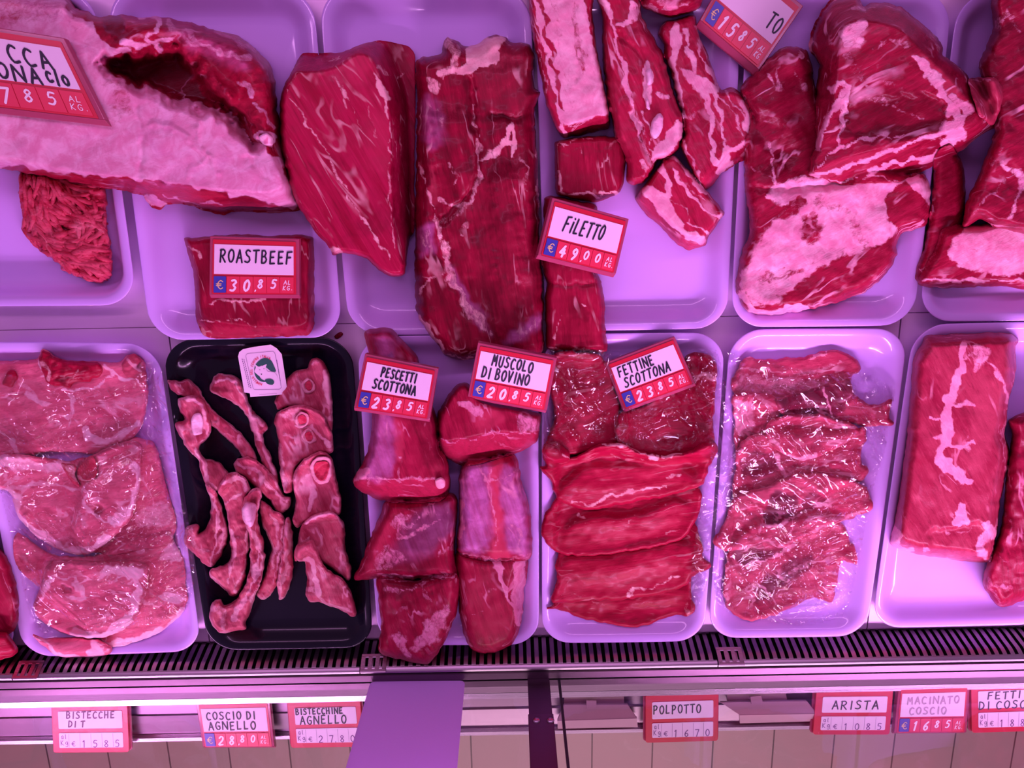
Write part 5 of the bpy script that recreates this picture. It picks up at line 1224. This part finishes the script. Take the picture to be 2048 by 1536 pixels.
bslice([(98, 880), (130, 820), (200, 720), (300, 650), (500, 640), (700, 640), (785, 735), (800, 790), (762, 900), (700, 965), (500, 1012), (300, 1032), (160, 1020), (98, 945)], 'middle beef slice with a frayed left edge', [F([(250, 860), (280, 870)], 10, .6), F([(480, 885), (500, 880)], 3, .5), F([(200, 900), (420, 880), (650, 800)], 3, .35), F([(580, 960), (690, 910)], 3, .4), T([(300, 940), (500, 950), (680, 880)], 16, .3), T([(160, 850), (240, 870)], 22, -.3), H([(200, 900), (450, 880), (720, 790)], 30, .002)])
bslice([(72, 640), (110, 640), (100, 570), (112, 540), (160, 560), (220, 605), (340, 546), (430, 538), (520, 572), (620, 592), (720, 578), (800, 540), (850, 530), (866, 570), (832, 640), (800, 720), (700, 760), (500, 800), (300, 832), (220, 812), (160, 782), (130, 700)], 'largest top beef slice with a rolled back edge', [F([(360, 545), (430, 545), (520, 578), (620, 596), (720, 580)], 5, .8), F([(230, 800), (300, 800), (420, 760), (640, 730)], 5, .65), F([(640, 690), (690, 680)], 4, .5), T([(300, 640), (500, 660), (750, 650)], 22, .2), TP([(110, 560), (210, 570), (220, 620), (120, 640)], 10, -.3), H([(340, 560), (430, 552), (520, 588), (620, 604), (740, 588), (840, 548)], 10, .006), H([(200, 720), (450, 730), (750, 690)], 26, .002), F([(400, 590), (460, 610), (560, 620)], 3, .35)], h=.013)
meat('meat_shred', O(B4, [(100, 560), (150, 540), (205, 560), (220, 605), (180, 625), (130, 620), (100, 590)]), .008, 7, BEEF_SLICE, 'frayed red shred of beef at the left edge of the slices', 'meat scrap', drape=True, jit=3, sp=2.4, feats=[T(O(B4, [(120, 570), (190, 600)]), 14, -.3), F(O(B4, [(200, 590), (215, 610)]), 5, .6)])

# pork slices
KG = 'pork slices in the film wrapped tray'
def pslice(pts, label, feats=(), h=.008):
    return meat('pork_slice', O(B5, pts), h, 7, PORKSL, label, 'pork slice', KG, drape=True, jit=2.6, e0=.35, noise=(.0022, 26), rim=.35, rimw=3, smooth_base=3, feats=[(f[0], O(B5, f[1]), *f[2:]) for f in feats])
pslice([(190, 350), (215, 260), (262, 210), (300, 225), (500, 210), (640, 180), (742, 215), (776, 265), (725, 310), (720, 400), (500, 420), (400, 440), (250, 420)], 'back pork slice with a ruffled red edge', [TP([(240, 240), (500, 225), (650, 195), (740, 230), (720, 260), (500, 265), (240, 270)], 12, -.1), F([(230, 270), (400, 280), (560, 270), (700, 240)], 5, .5), FP([(200, 300), (380, 300), (700, 300), (700, 350), (400, 390), (220, 390)], 16, .5), F([(540, 215), (620, 200)], 5, .6)])
pslice([(190, 390), (260, 370), (360, 380), (420, 430), (400, 500), (350, 580), (350, 640), (280, 660), (205, 640), (200, 500)], 'pale fatty pork slice on the left under the back ones', [FP([(200, 420), (280, 410), (300, 520), (220, 560)], 14, .8), TP([(240, 560), (330, 560), (340, 620), (250, 640)], 12, -.5), F([(310, 400), (380, 470)], 12, .5)])
pslice([(388, 410), (430, 385), (500, 368), (600, 340), (710, 316), (742, 380), (830, 430), (912, 404), (896, 470), (922, 515), (800, 526), (600, 490), (440, 490)], 'dark pork slice with a ragged tail hanging out to the right', [TP([(390, 410), (500, 370), (710, 320), (740, 400), (700, 460), (560, 470), (430, 470)], 12, -.8), F([(600, 350), (620, 430), (630, 480)], 4, .7), F([(420, 470), (530, 475), (640, 485), (760, 500)], 5, .6), F([(500, 380), (540, 440)], 3, .4)])
pslice([(205, 730), (215, 620), (300, 560), (500, 560), (660, 560), (780, 530), (800, 560), (775, 640), (775, 700), (806, 712), (780, 770), (640, 800), (500, 872), (300, 882), (205, 900), (190, 800)], 'pork slice with a dark left half, below the oval one', [TP([(220, 720), (270, 655), (390, 645), (410, 720), (330, 750), (230, 760)], 12, -.75), F([(390, 660), (430, 740), (440, 800)], 6, .7), F([(420, 740), (560, 710), (700, 660)], 5, .55), F([(600, 690), (640, 740)], 4, .5), F([(210, 880), (300, 860)], 6, .5), TP([(390, 640), (500, 680), (440, 710)], 10, -.3)])
pslice([(345, 520), (370, 490), (440, 478), (600, 474), (762, 540), (700, 600), (560, 670), (482, 676), (390, 630), (348, 575)], 'smooth oval pork slice second from the back', [F([(370, 600), (420, 645), (490, 668), (560, 660)], 6, .8), F([(620, 480), (650, 510), (700, 530)], 4, .7), F([(540, 560), (545, 620)], 3, .35), F([(400, 490), (520, 480), (600, 480)], 4, .5), F([(640, 500), (600, 560)], 3, .3)])
pslice([(150, 1285), (165, 1150), (185, 1060), (300, 980), (500, 940), (600, 930), (680, 960), (720, 1040), (752, 1090), (748, 1152), (690, 1130), (660, 1240), (640, 1322), (560, 1300), (400, 1372), (280, 1402), (190, 1370)], 'front pork slice with a dark centre and loose torn corner', [TP([(200, 1080), (400, 1070), (480, 1060), (330, 1130), (200, 1150)], 12, -.8), TP([(420, 1150), (540, 1100), (550, 1150), (450, 1240), (330, 1300), (280, 1310), (330, 1220)], 14, -.8), F([(170, 1165), (330, 1130), (480, 1060)], 6, .7), F([(250, 1270), (300, 1240), (360, 1280), (400, 1330)], 5, .6), F([(450, 1200), (520, 1150)], 10, .5), F([(180, 1200), (170, 1300)], 12, .5), F([(560, 1180), (640, 1200)], 4, .4)])
pslice([(105, 1050), (130, 1000), (160, 950), (200, 850), (330, 800), (480, 740), (600, 740), (720, 760), (770, 785), (800, 798), (808, 840), (832, 890), (782, 920), (600, 992), (420, 1072), (330, 1050), (220, 1085), (150, 1085)], 'long pork slice with two dark spots, second from the front', [TP([(330, 900), (380, 830), (470, 840), (480, 920), (400, 970), (330, 940)], 10, -.85), TP([(500, 860), (560, 820), (620, 850), (600, 890), (520, 900)], 8, -.7), F([(320, 970), (420, 965), (500, 920), (620, 880)], 6, .8), F([(230, 900), (300, 890), (330, 940), (310, 1000)], 5, .6), F([(470, 930), (460, 1030)], 4, .6), F([(410, 1065), (600, 985), (780, 918)], 5, .6), F([(210, 1080), (330, 1050), (400, 1068)], 5, .7), TP([(770, 800), (820, 880), (790, 910)], 8, -.2), F([(200, 950), (260, 960)], 4, .4)])

# pork loin block and dark fillet
LO = 'pork cuts in the last front tray'
meat('pork_fillet', O(B5, [(1452, 560), (1440, 500), (1480, 472), (1540, 455), (1680, 450), (1680, 1270), (1540, 1300), (1509, 1312), (1412, 1342), (1350, 1290), (1325, 1222), (1345, 1130), (1400, 1000), (1420, 860), (1430, 740)]), .045, 24, BEEF_MUSC, 'long dark red fillet at the right edge beside the pork loin', 'meat', LO, z0=.0068, e0=.3, noise=(.004, 28),
     feats=[F(O(B5, [(1335, 1200), (1370, 1250), (1440, 1250)]), 8, .5), F(O(B5, [(1400, 900), (1450, 960), (1440, 1040)]), 5, .35), F(O(B5, [(1380, 1100), (1450, 1150)]), 5, .3), T(O(B5, [(1480, 560), (1490, 1000)]), 50, -.25), F(O(B5, [(1340, 1225), (1410, 1335)]), 5, .4)])
meat('pork_loin', O(B5, [(1063, 115), (1200, 108), (1390, 100), (1450, 108), (1485, 132), (1475, 160), (1470, 300), (1440, 420), (1424, 560), (1442, 640), (1430, 740), (1402, 870), (1390, 1000), (1372, 1080), (1352, 1140), (1200, 1128), (1040, 1106), (908, 1060), (925, 960), (950, 800), (975, 600), (995, 400), (1010, 220), (1045, 160)]), .075, 26, LOIN, 'large oblong pork loin block with a white branching sinew', 'meat', LO, z0=.0068, e0=.3, noise=(.0025, 60), tens=.3,
     top=(O(B5, [(1040, 170), (1200, 150), (1440, 130), (1440, 400), (1400, 640), (1370, 1000), (1340, 1080), (1200, 1080), (1000, 1060), (960, 1000), (990, 600), (1020, 300)]), .0009),
     feats=[F(O(B5, [(1230, 170), (1220, 260), (1195, 370), (1160, 450), (1170, 560), (1140, 640), (1170, 710), (1230, 770)]), 19, .9), F(O(B5, [(1170, 420), (1220, 430), (1280, 420)]), 8, .7), F(O(B5, [(1150, 500), (1110, 500), (1085, 490)]), 6, .7), F(O(B5, [(1160, 600), (1230, 610), (1280, 600)]), 9, .75), F(O(B5, [(1160, 560), (1105, 570)]), 7, .7), F(O(B5, [(1180, 680), (1220, 750), (1280, 775)]), 11, .9), F(O(B5, [(1240, 210), (1300, 200), (1360, 260), (1410, 330), (1425, 410)]), 7, .6), FP(O(B5, [(1280, 170), (1340, 160), (1350, 230), (1270, 260)]), 12, .6),
            FP(O(B5, [(1210, 880), (1250, 900), (1260, 970), (1190, 960)]), 5, .8), TP(O(B5, [(1225, 910), (1245, 920), (1245, 950), (1220, 950)]), 3, .6), F(O(B5, [(1340, 970), (1360, 1000), (1300, 1060), (1330, 1100)]), 16, .75), F(O(B5, [(920, 960), (930, 1060), (1000, 1080)]), 14, .75), F(O(B5, [(1060, 1090), (1080, 1080)]), 10, .6), TP(O(B5, [(1140, 530), (1160, 530), (1160, 548), (1140, 548)]), 3, -.7), F(O(B5, [(1200, 700), (1205, 650)]), 3, -.7), FP(O(B5, [(1240, 580), (1260, 580), (1260, 630), (1240, 630)]), 4, .5),
            T(O(B5, [(1060, 130), (1250, 125), (1460, 120)]), 24, -.3), F(O(B5, [(1470, 140), (1460, 320), (1420, 560), (1430, 720), (1390, 1000)]), 5, .45), T(O(B5, [(1030, 200), (1000, 600), (960, 950)]), 40, -.25), F(O(B5, [(1140, 970), (1180, 1010), (1260, 1000)]), 5, .45), HP(O(B5, [(1100, 1000), (1330, 980), (1340, 1080), (1120, 1090)]), 16, -.004), TP(O(B5, [(1300, 300), (1400, 350), (1380, 600), (1270, 700)]), 30, .3)])

meat('meat_scrap', [(668, 673), (674, 667), (682, 663), (686, 667), (682, 673), (674, 678)], .002, 3, BEEF, 'tiny dark scrap on bare steel between the black tray and the roast tray', 'scrap', drape=True, sp=1.6, jit=.8, smooth_base=0)
# ------------------------------------------------------------------ paper label on the lamb
def lamb_label():
    pts = O(B2, [(386, 160), (392, 140), (408, 128), (455, 118), (530, 108), (556, 124), (578, 150), (592, 240), (605, 325), (520, 332), (440, 338), (438, 322), (414, 318), (398, 225)])
    q = np.array(catmull(pts, True, 12, .2)); z = float(np.percentile(hm_get(q[:, 0], q[:, 1]), 90)) + .003
    P = lambda x, y, h=0.0: tuple(at(B2[0] + B2[2] * x, B2[1] + B2[2] * y, z + h))
    out = [(x, y) for x, y in [(386, 160), (392, 140), (408, 128), (455, 118), (530, 108), (556, 124), (578, 150), (592, 240), (605, 325), (520, 332), (440, 338), (438, 322), (414, 318), (398, 225)]]
    n = len(out)
    mb = MB().add([P(x, y, 0) for x, y in out] + [P(x, y, .0005) for x, y in out], [list(range(n))[::-1], list(range(n, 2 * n))] + [[k, (k + 1) % n, n + (k + 1) % n, n + k] for k in range(n)])
    o = mb.build('paper_label', PAPER)
    tag(o, 'white paper origin label with a green lamb emblem, on the black tray', 'label')
    GREEN = plain('emblem_green', (.02, .11, .09), .5); REDI = plain('emblem_red', (.72, .03, .10), .5)
    # thin printed frame and small print
    mb = MB(); h = .0008
    def line(pts, w, mbx, hh=h):
        Q = np.array(pts, float); m_ = len(Q); L = []; R = []
        for k in range(m_):
            d = Q[min(k + 1, m_ - 1)] - Q[max(k - 1, 0)]; d /= np.hypot(*d) + 1e-9
            L.append(Q[k] + np.array([-d[1], d[0]]) * w / 2); R.append(Q[k] - np.array([-d[1], d[0]]) * w / 2)
        mbx.add([P(*a, hh) for a in L] + [P(*a, hh) for a in R], [[k, k + 1, m_ + k + 1, m_ + k] for k in range(m_ - 1)])
    line(catmull([(428, 148), (540, 138), (548, 146), (576, 296), (568, 304), (462, 306), (452, 298), (420, 158)], True, 6, .3).tolist() + [(428, 148)], 1.3, mb)
    for a, b in (((404, 170), (436, 300)), ((412, 172), (444, 304)), ((556, 175), (572, 270)), ((480, 328), (560, 322))):
        for s in np.linspace(0, .92, 14):
            e = s + .045
            line([(a[0] + (b[0] - a[0]) * s, a[1] + (b[1] - a[1]) * s), (a[0] + (b[0] - a[0]) * e, a[1] + (b[1] - a[1]) * e)], 2.6 if b[0] != 560 else 1.4, mb)
    mb.build('printed_frame', PLUM, o)
    cx, cy = 500, 222
    # green swoosh
    mb = MB(); ang = np.radians(np.linspace(60, 330, 40)); L = []; R = []
    for k, a in enumerate(ang):
        w = 4 + 26 * math.sin(math.pi * min(1, (k / 39) ** 1.1)) ** 1.2
        L.append((cx + 43 * math.cos(a), cy + 50 * math.sin(a))); R.append((cx + (43 - w * (.75)) * math.cos(a), cy + (50 - w * .75) * math.sin(a)))
    mb.add([P(*q, h) for q in L] + [P(*q, h) for q in R], [[k, k + 1, 40 + k + 1, 40 + k] for k in range(39)])
    bl = catmull([(478, 180), (505, 166), (530, 176), (545, 204), (552, 226), (530, 224), (505, 205), (485, 198)], True, 4)
    mb.add([P(*q, h + .0001) for q in bl], [list(range(len(bl)))])
    bl = catmull([(505, 262), (530, 258), (545, 270), (538, 284), (515, 280)], True, 4); mb.add([P(*q, h + .0001) for q in bl], [list(range(len(bl)))])
    mb.build('green_emblem', GREEN, o)
    # lamb's head: white with small dark eyes and muzzle
    mb = MB()
    bl = catmull([(458, 226), (464, 208), (461, 194), (474, 204), (490, 202), (512, 194), (508, 208), (516, 226), (548, 232), (560, 262), (520, 250), (505, 256), (488, 252), (472, 240)], True, 4, .4)
    mb.add([P(*q, h + .0003) for q in bl], [list(range(len(bl)))]); lam = mb.build('lamb_head', PAPER, o)
    mb = MB()
    for x, y, r_ in ((482, 218, 1.8), (500, 214, 1.8), (489, 238, 2.6)):
        mb.add([P(x + r_ * math.cos(a), y + r_ * math.sin(a), h + .0006) for a in np.linspace(0, 2 * math.pi, 9)[:-1]], [list(range(8))])
    mb.build('eyes_and_nose', INK, lam)
    # red lettering round the emblem
    mb = MB(); txt = 'AGNELLO DEL CENTRO ITALIA'
    for k, chx in enumerate(txt):
        if chx == ' ': continue
        a = math.radians(100 + 200 * k / (len(txt) - 1)); rx, ry = 54, 62
        px_, py_ = cx - 2 + rx * math.cos(a), cy + ry * math.sin(a)
        tx = np.array([-math.sin(a), math.cos(a)]); dn = np.array([-math.cos(a), -math.sin(a)])
        PP = lambda x, y, hh=0.0: P(px_ + tx[0] * x + dn[0] * y, py_ + tx[1] * x + dn[1] * y, hh)
        stroke_text(mb, PP, chx, -3, -5, 9.5, 6.0, 1.9, h0=h + .0002)
    mb.build('red_lettering', REDI, o)


lamb_label()
# ------------------------------------------------------------------ cling film over three trays
def film_mat():
    t = NT('cling_film'); o = t.obj()
    tr = t.n('ShaderNodeBsdfTransparent'); tr.inputs[0].default_value = (.97, .96, .98, 1)
    gl = t.n('ShaderNodeBsdfGlossy'); gl.inputs['Roughness'].default_value = .06; gl.inputs[0].default_value = (1, 1, 1, 1)
    def ridge(ang, sc, k):
        n = t.noise(t.mapping(o, ang, (sc * .22, sc, sc)), 1.0, 2, .5, 1.0)
        return t.math('MAXIMUM', t.math('SUBTRACT', 1.0, t.math('ABSOLUTE', t.math('MULTIPLY', t.math('SUBTRACT', n, .5), k))), 0.0)
    pt = t.step(t.noise(o, 16.0, 2), .42, .62)
    hgt = t.math('ADD', t.math('MULTIPLY', ridge(.5, 30.0, 8.0), pt), t.math('MULTIPLY', ridge(-.9, 24.0, 8.0), .9))
    hgt = t.math('ADD', hgt, t.math('MULTIPLY', t.noise(o, 17.0, 2, .5), 1.2))
    bp = t.n('ShaderNodeBump'); bp.inputs['Strength'].default_value = 1.0; bp.inputs['Distance'].default_value = .006
    t.l(hgt, bp.inputs['Height'])
    t.l(bp.outputs[0], gl.inputs['Normal'])
    fr = t.n('ShaderNodeLayerWeight'); fr.inputs[0].default_value = .25
    t.l(bp.outputs[0], fr.inputs['Normal'])
    mx = t.n('ShaderNodeMixShader')
    t.l(t.math('ADD', t.math('MULTIPLY', fr.outputs['Fresnel'], .5), .06), mx.inputs[0])
    t.l(tr.outputs[0], mx.inputs[1]); t.l(gl.outputs[0], mx.inputs[2]); t.l(mx.outputs[0], t.out.inputs[0])
    return t.m


FILM = film_mat()


def film(outline, label, creases=(), off=.0022, amp=.0022, seed=1, sp=3.0):
    C = catmull(outline, True, 4, .35)
    x0, y0 = C.min(0) - sp; x1, y1 = C.max(0) + sp
    x0 = max(x0, -250); x1 = min(x1, 2250)
    gx_ = np.arange(x0, x1, sp); gy_ = np.arange(y0, y1, sp); nx, ny = len(gx_), len(gy_)
    cxs, cys = np.meshgrid(gx_[:-1] + sp / 2, gy_[:-1] + sp / 2)
    cin = inside(cxs.ravel(), cys.ravel(), C).reshape(ny - 1, nx - 1)
    U, V = np.meshgrid(gx_, gy_); u = U.ravel(); v = V.ravel()
    M = blurmax(HM, 2, 5)
    z = np.maximum(hm_get(u, v, M), hm_get(u, v, blurmax(HM, 1, 0))) + off
    x = u / 26; y = v / 26
    n1 = 1 - np.abs(vnoise(x + vnoise(x, y, seed) * .9, y * .6 + vnoise(x + 9, y, seed + 1) * .9, seed + 2)) * 2
    n2 = 1 - np.abs(vnoise(x * 2.3, y * 1.7 + vnoise(x, y, seed + 3), seed + 4)) * 2
    z = z + amp * np.maximum(n1, 0) ** 2 + amp * .4 * np.maximum(n2, 0) ** 2
    for pts, w, hgt in creases:
        P = catmull(pts, False, 4) if len(pts) > 2 else np.array(pts, float)
        d, _, _ = seg_dist(u, v, P, False)
        z = z + hgt * np.maximum(0, 1 - d / w)
    p3 = at_np(u, v, z)
    used = np.zeros((ny, nx), bool)
    for a in (0, 1):
        for b in (0, 1): used[a:ny - 1 + a, b:nx - 1 + b] |= cin
    idx = -np.ones((ny, nx), int); k = used.ravel(); idx.ravel()[np.nonzero(k)[0]] = np.arange(k.sum())
    cy_, cx_ = np.nonzero(cin)
    fs = np.stack([idx[cy_, cx_], idx[cy_ + 1, cx_], idx[cy_ + 1, cx_ + 1], idx[cy_, cx_ + 1]], 1)
    o = link('cling_film', p3[k], fs.tolist(), FILM, None, True)
    tag(o, label, 'cling film', 'cling film sheets over trays')
    return o


rc = random.Random(4)
def fan(cx, cy, n, l0, l1, a0, a1, w=6.5, hgt=.0036):
    out = []
    for _ in range(n):
        a = math.radians(rc.uniform(a0, a1)); s = rc.uniform(0, 25); l = rc.uniform(l0, l1)
        out.append(([(cx + s * math.cos(a), cy + s * math.sin(a)), (cx + (s + l) * math.cos(a) + rc.uniform(-6, 6), cy + (s + l) * math.sin(a) + rc.uniform(-6, 6))], w, hgt))
    return out


film([(-60, 745), (60, 760), (140, 775), (250, 770), (290, 720), (322, 735), (335, 800), (345, 900), (365, 1000), (382, 1080), (388, 1160), (372, 1220), (330, 1240), (290, 1250), (240, 1258), (150, 1275), (90, 1268), (60, 1230), (40, 1150), (15, 1040), (-10, 960), (-60, 940)],
     'crinkled clear cling film over the pork chops', fan(290, 900, 14, 40, 90, -50, 60) + fan(330, 990, 8, 40, 80, 60, 130) + fan(300, 1010, 6, 60, 120, 60, 150) + [([(100, 790), (180, 796), (225, 800)], 3, .002), ([(245, 775), (262, 815), (275, 860)], 4, .003), ([(200, 880), (245, 860), (275, 838), (250, 825), (225, 818)], 4, .0025), ([(60, 1210), (75, 1250), (90, 1262)], 5, .003), ([(160, 870), (170, 830), (180, 822)], 4, .002)], seed=11)
film([(1095, 705), (1140, 700), (1250, 702), (1360, 700), (1430, 700), (1448, 760), (1462, 800), (1470, 880), (1470, 960), (1440, 1020), (1425, 1100), (1412, 1180), (1385, 1225), (1380, 1170), (1395, 1050), (1415, 960), (1420, 890), (1390, 885), (1350, 902), (1280, 898), (1230, 880), (1180, 886), (1130, 905), (1090, 890), (1085, 800)],
     'crinkled clear cling film over the back of the beef slices', fan(1400, 960, 12, 30, 70, -60, 60) + fan(1380, 800, 12, 30, 80, -80, 80) + fan(1270, 850, 8, 30, 70, -70, 70) + [([(1150, 840), (1190, 800), (1230, 770)], 4, .003), ([(1220, 880), (1260, 850), (1275, 830)], 4, .003), ([(1310, 880), (1340, 870), (1370, 882), (1330, 890)], 4, .003), ([(1120, 820), (1140, 780), (1150, 740)], 4, .002)], seed=23)
film([(1455, 705), (1480, 712), (1640, 745), (1720, 745), (1760, 760), (1790, 780), (1780, 830), (1770, 900), (1745, 980), (1730, 1060), (1715, 1130), (1700, 1200), (1680, 1235), (1600, 1250), (1500, 1235), (1440, 1215), (1425, 1140), (1432, 1080), (1450, 1000), (1462, 930), (1468, 820)],
     'crinkled clear cling film over the pork slices', fan(1700, 800, 10, 30, 80, -70, 60) + fan(1690, 890, 8, 30, 70, -60, 70) + fan(1600, 1110, 10, 30, 80, -60, 90) + fan(1500, 1170, 6, 30, 80, -60, 120) + [([(1545, 752), (1600, 757), (1650, 750)], 6, .002), ([(1620, 910), (1660, 895), (1690, 880)], 5, .003), ([(1440, 1060), (1436, 1090), (1442, 1110)], 4, .003)], seed=37)
# ------------------------------------------------------------------ tags lying on the meat
def rest_z(quad, lift=.0085):
    xs = np.linspace(.1, .9, 9); q = np.array(quad, float)
    s, t = np.meshgrid(xs, xs); s = s.ravel(); t = t.ravel()
    p = ((q[0][None] * (1 - s)[:, None] + q[1][None] * s[:, None]) * (1 - t)[:, None] + (q[3][None] * (1 - s)[:, None] + q[2][None] * s[:, None]) * t[:, None])
    z = hm_get(p[:, 0], p[:, 1])
    # plane through the heights, lifted until it clears them
    Amat = np.stack([s, t, np.ones_like(s)], 1)
    c, *_ = np.linalg.lstsq(Amat, z, rcond=None)
    c[:2] *= .35
    c[2] = np.max(z - Amat[:, :2] @ c[:2])
    f = lambda a, b: c[0] * a + c[1] * b + c[2] + lift
    return [f(0, 0), f(1, 0), f(1, 1), f(0, 1)]


TAGS = [
 ([(-165, 30), (128, 76), (216, 252), (-112, 214)],
  [('CCA', .55, .19, .19, .075, .0, -.06), ('ONA', .43, .41, .17, .072, .08, -.04), ('c/o', .745, .41, .15, .045, .05, -.04)], ['1', '7', '8', '5'],
  'large red price tag on the pale leg joint, cut off at the left edge'),
 ([(420, 472), (598, 478), (599, 598), (418, 597)], [('ROASTBEEF',   .12, .21, .20, .068, .05, 0)], ['3', '0', '8,', '5'], 'red price tag reading ROASTBEEF on the dark square roast'),
 ([(1105, 395), (1258, 438), (1230, 556), (1074, 518)], [('FiLETTO', .21, .22, .24, .058, .16, .0)], ['4', '9', '0,', '0'],
  'tilted red price tag reading FILETTO and 49,00 beside the small fillet'),
 ([(1607, 10), (1512, 148), (1394, 46), (1485, -78)], None, None, ''),
 ([(730, 707), (876, 737), (858, 846), (706, 823)], [('PESCETTI', .27, .17, .155, .047, .06, 0), ('SCOTTONA', .19, .385, .16, .054, .06, .0)], ['2', '3', '8,', '5'],
  'red price tag reading PESCETTI SCOTTONA lying on a dark muscle'),
 ([(956, 685), (1114, 716), (1092, 829), (934, 800)], [('MUSCOLO', .22, .15, .175, .055, .04, 0), ('DI BOVINO', .12, .375, .18, .057, .04, .0)], ['2', '0', '8,', '5'],
  'red price tag reading MUSCOLO DI BOVINO and 20,85'),
 ([(1210, 726), (1349, 673), (1393, 773), (1248, 827)], [('FETTINE', .12, .16, .175, .056, .05, .0), ('SCOTTONA', .14, .385, .17, .060, .18, .0)], ['2', '3', '8,', '5'],
  'red price tag reading FETTINE SCOTTONA on the film wrapped beef slices'),
]
for i, (q, lines, dg, lb) in enumerate(TAGS):
    if i == 3:
        # the tag turned on its corner: its bottom edge faces the ribs
        q = [(1490, -92), (1610, 8), (1515, 150), (1393, 47)]
        q = [(1478, -98), (1607, 12), (1512, 150), (1394, 50)]
        lines = [('TO', .74, .28, .20, .075, .0, 0)]; dg = ['1', '5', '8', '5']
        lb = 'red price tag reading 15 85 turned on its corner above the ribs'
    price_tag(q, rest_z(q), lines, dg, lb, seed=i + 3, pen=.0024 if i == 0 else .0017)

# ------------------------------------------------------------------ labels along the front ledge
ZL = -.014
Q = lambda k, p: O(k, p)
shelf_label(Q(B6, [(292, 1168), (728, 1162), (740, 1446), (305, 1450)]), ZL, [('BISTECCHE', .20, .16, .13, .055, .05, 0), ('DI T', .22, .345, .12, .055, .08, 0)], ['1', '5', '8', '5'],
            'red framed label reading BISTECCHE, leftmost on the front ledge', seed=21, ink=INK2)
price_tag(Q(B6, [(1122, 1160), (1545, 1150), (1575, 1432), (1165, 1434)]), ZL + .002, [('COSCIO DI', .12, .20, .15, .065, .03, 0), ('AGNELLO', .13, .40, .16, .07, .03, 0)], ['2', '8', '8,', '0'],
          'red price tag reading COSCIO DI AGNELLO on the front ledge', seed=22)
shelf_label([(574, 1402), (720, 1398), (729, 1494), (582, 1496)], ZL, [('BISTECCHINE', .11, .16, .12, .046, .0, 0), ('AGNELLO', .16, .315, .17, .068, .03, 0)], ['2', '7.', '8', '0'],
            'red framed label reading BISTECCHINE AGNELLO beside the blank card', seed=23)
shelf_label([(1291, 1390), (1437, 1385), (1436, 1482), (1291, 1486)], ZL, [('POLPOTTO', .11, .22, .17, .062, .0, 0)], ['1', '6', '7', '0'],
            'red framed label reading POLPOTTO right of the glass joint', seed=24)
shelf_label(Q(B8, [(912, 492), (1334, 488), (1312, 738), (892, 738)]), ZL, [('ARISTA', .22, .24, .18, .082, .05, 0)], ['1', '0', '8', '5'],
            'red framed label reading ARISTA on the front ledge', seed=25)
INK_KEEP = INK; INK = plain('glass_haze_ink', (.50, .34, .47), .5)  # ink coloured pale to mimic the whitish reflection in the front glass
price_tag(Q(B8, [(1362, 478), (1752, 466), (1732, 742), (1335, 744)]), ZL + .002, [('MACINATO', .14, .20, .14, .07, .0, 0), ('COSCIO', .18, .41, .14, .07, .0, 0)], ['1', '6', '8', '5'],
          'pink price tag, writing paled to mimic glass reflection, right of the ARISTA label', seed=26, pen=.0016)
INK = INK_KEEP
shelf_label([(1942, 1368), (2092, 1362), (2084, 1462), (1944, 1466)], ZL, [('FETTI', .22, .17, .14, .075, .05, 0), ('DI COSC', .10, .36, .15, .08, .03, 0)], ['1', '8', '8', '5'],
            'red framed label reading FETTI DI COSC, cut off at the right edge', seed=27)


# empty label holders folded back: plate, hinge tab and thick front edge
HOLD = plain('cream_holder_plastic', (.42, .25, .27), .35)
HOLDB = plain('brown_holder_plastic', (.22, .10, .12), .4)


def holder(k, back, plate_q, edge_q, tab_q, label):
    z0 = -.024
    b = [at(x, y, z0) for x, y in O(k, back)]
    root = empty('label_holder', (sum(p.x for p in b) / 4, sum(p.y for p in b) / 4, z0))
    tag(root, label, 'label holder', 'empty label holders on the front ledge')
    P, W, H = plate(corners(O(k, back), z0)); slab(P, 0, W, 0, H, -.004, 0, .002).build('clip_plate', HOLDB, root)
    P, W, H = plate(corners(O(k, plate_q), [z0 + .004, z0 + .004, z0 + .009, z0 + .009])); slab(P, 0, W, 0, H, -.005, 0).build('backing', HOLD, root, bevel=.0006)
    P, W, H = plate(corners(O(k, edge_q), [z0 + .009, z0 + .009, z0 + .003, z0 + .003])); slab(P, 0, W, 0, H, -.003, .0004).build('front_edge', PAPER2, root)
    P, W, H = plate(corners(O(k, tab_q), [z0 + .008, z0 + .008, z0 + .011, z0 + .011])); slab(P, 0, W, 0, H, -.003, 0).build('hinge_tab', HOLD, root)


PAPER2 = plain('pale_edge_plastic', (.58, .38, .40), .4)
holder(B7, [(1400, 545), (1750, 545), (1750, 610), (1400, 615)], [(1400, 612), (1772, 612), (1825, 692), (1360, 706)], [(1360, 706), (1825, 692), (1830, 742), (1362, 752)],
       [(1530, 588), (1588, 588), (1588, 640), (1530, 640)], 'empty pale label holder directly right of the glass joint')
holder(B8, [(420, 505), (735, 495), (755, 545), (425, 565)], [(385, 560), (860, 553), (915, 622), (490, 630)], [(490, 630), (915, 622), (926, 662), (492, 674)],
       [(550, 530), (608, 524), (620, 566), (556, 572)], 'empty pale label holder between the POLPOTTO and ARISTA labels')
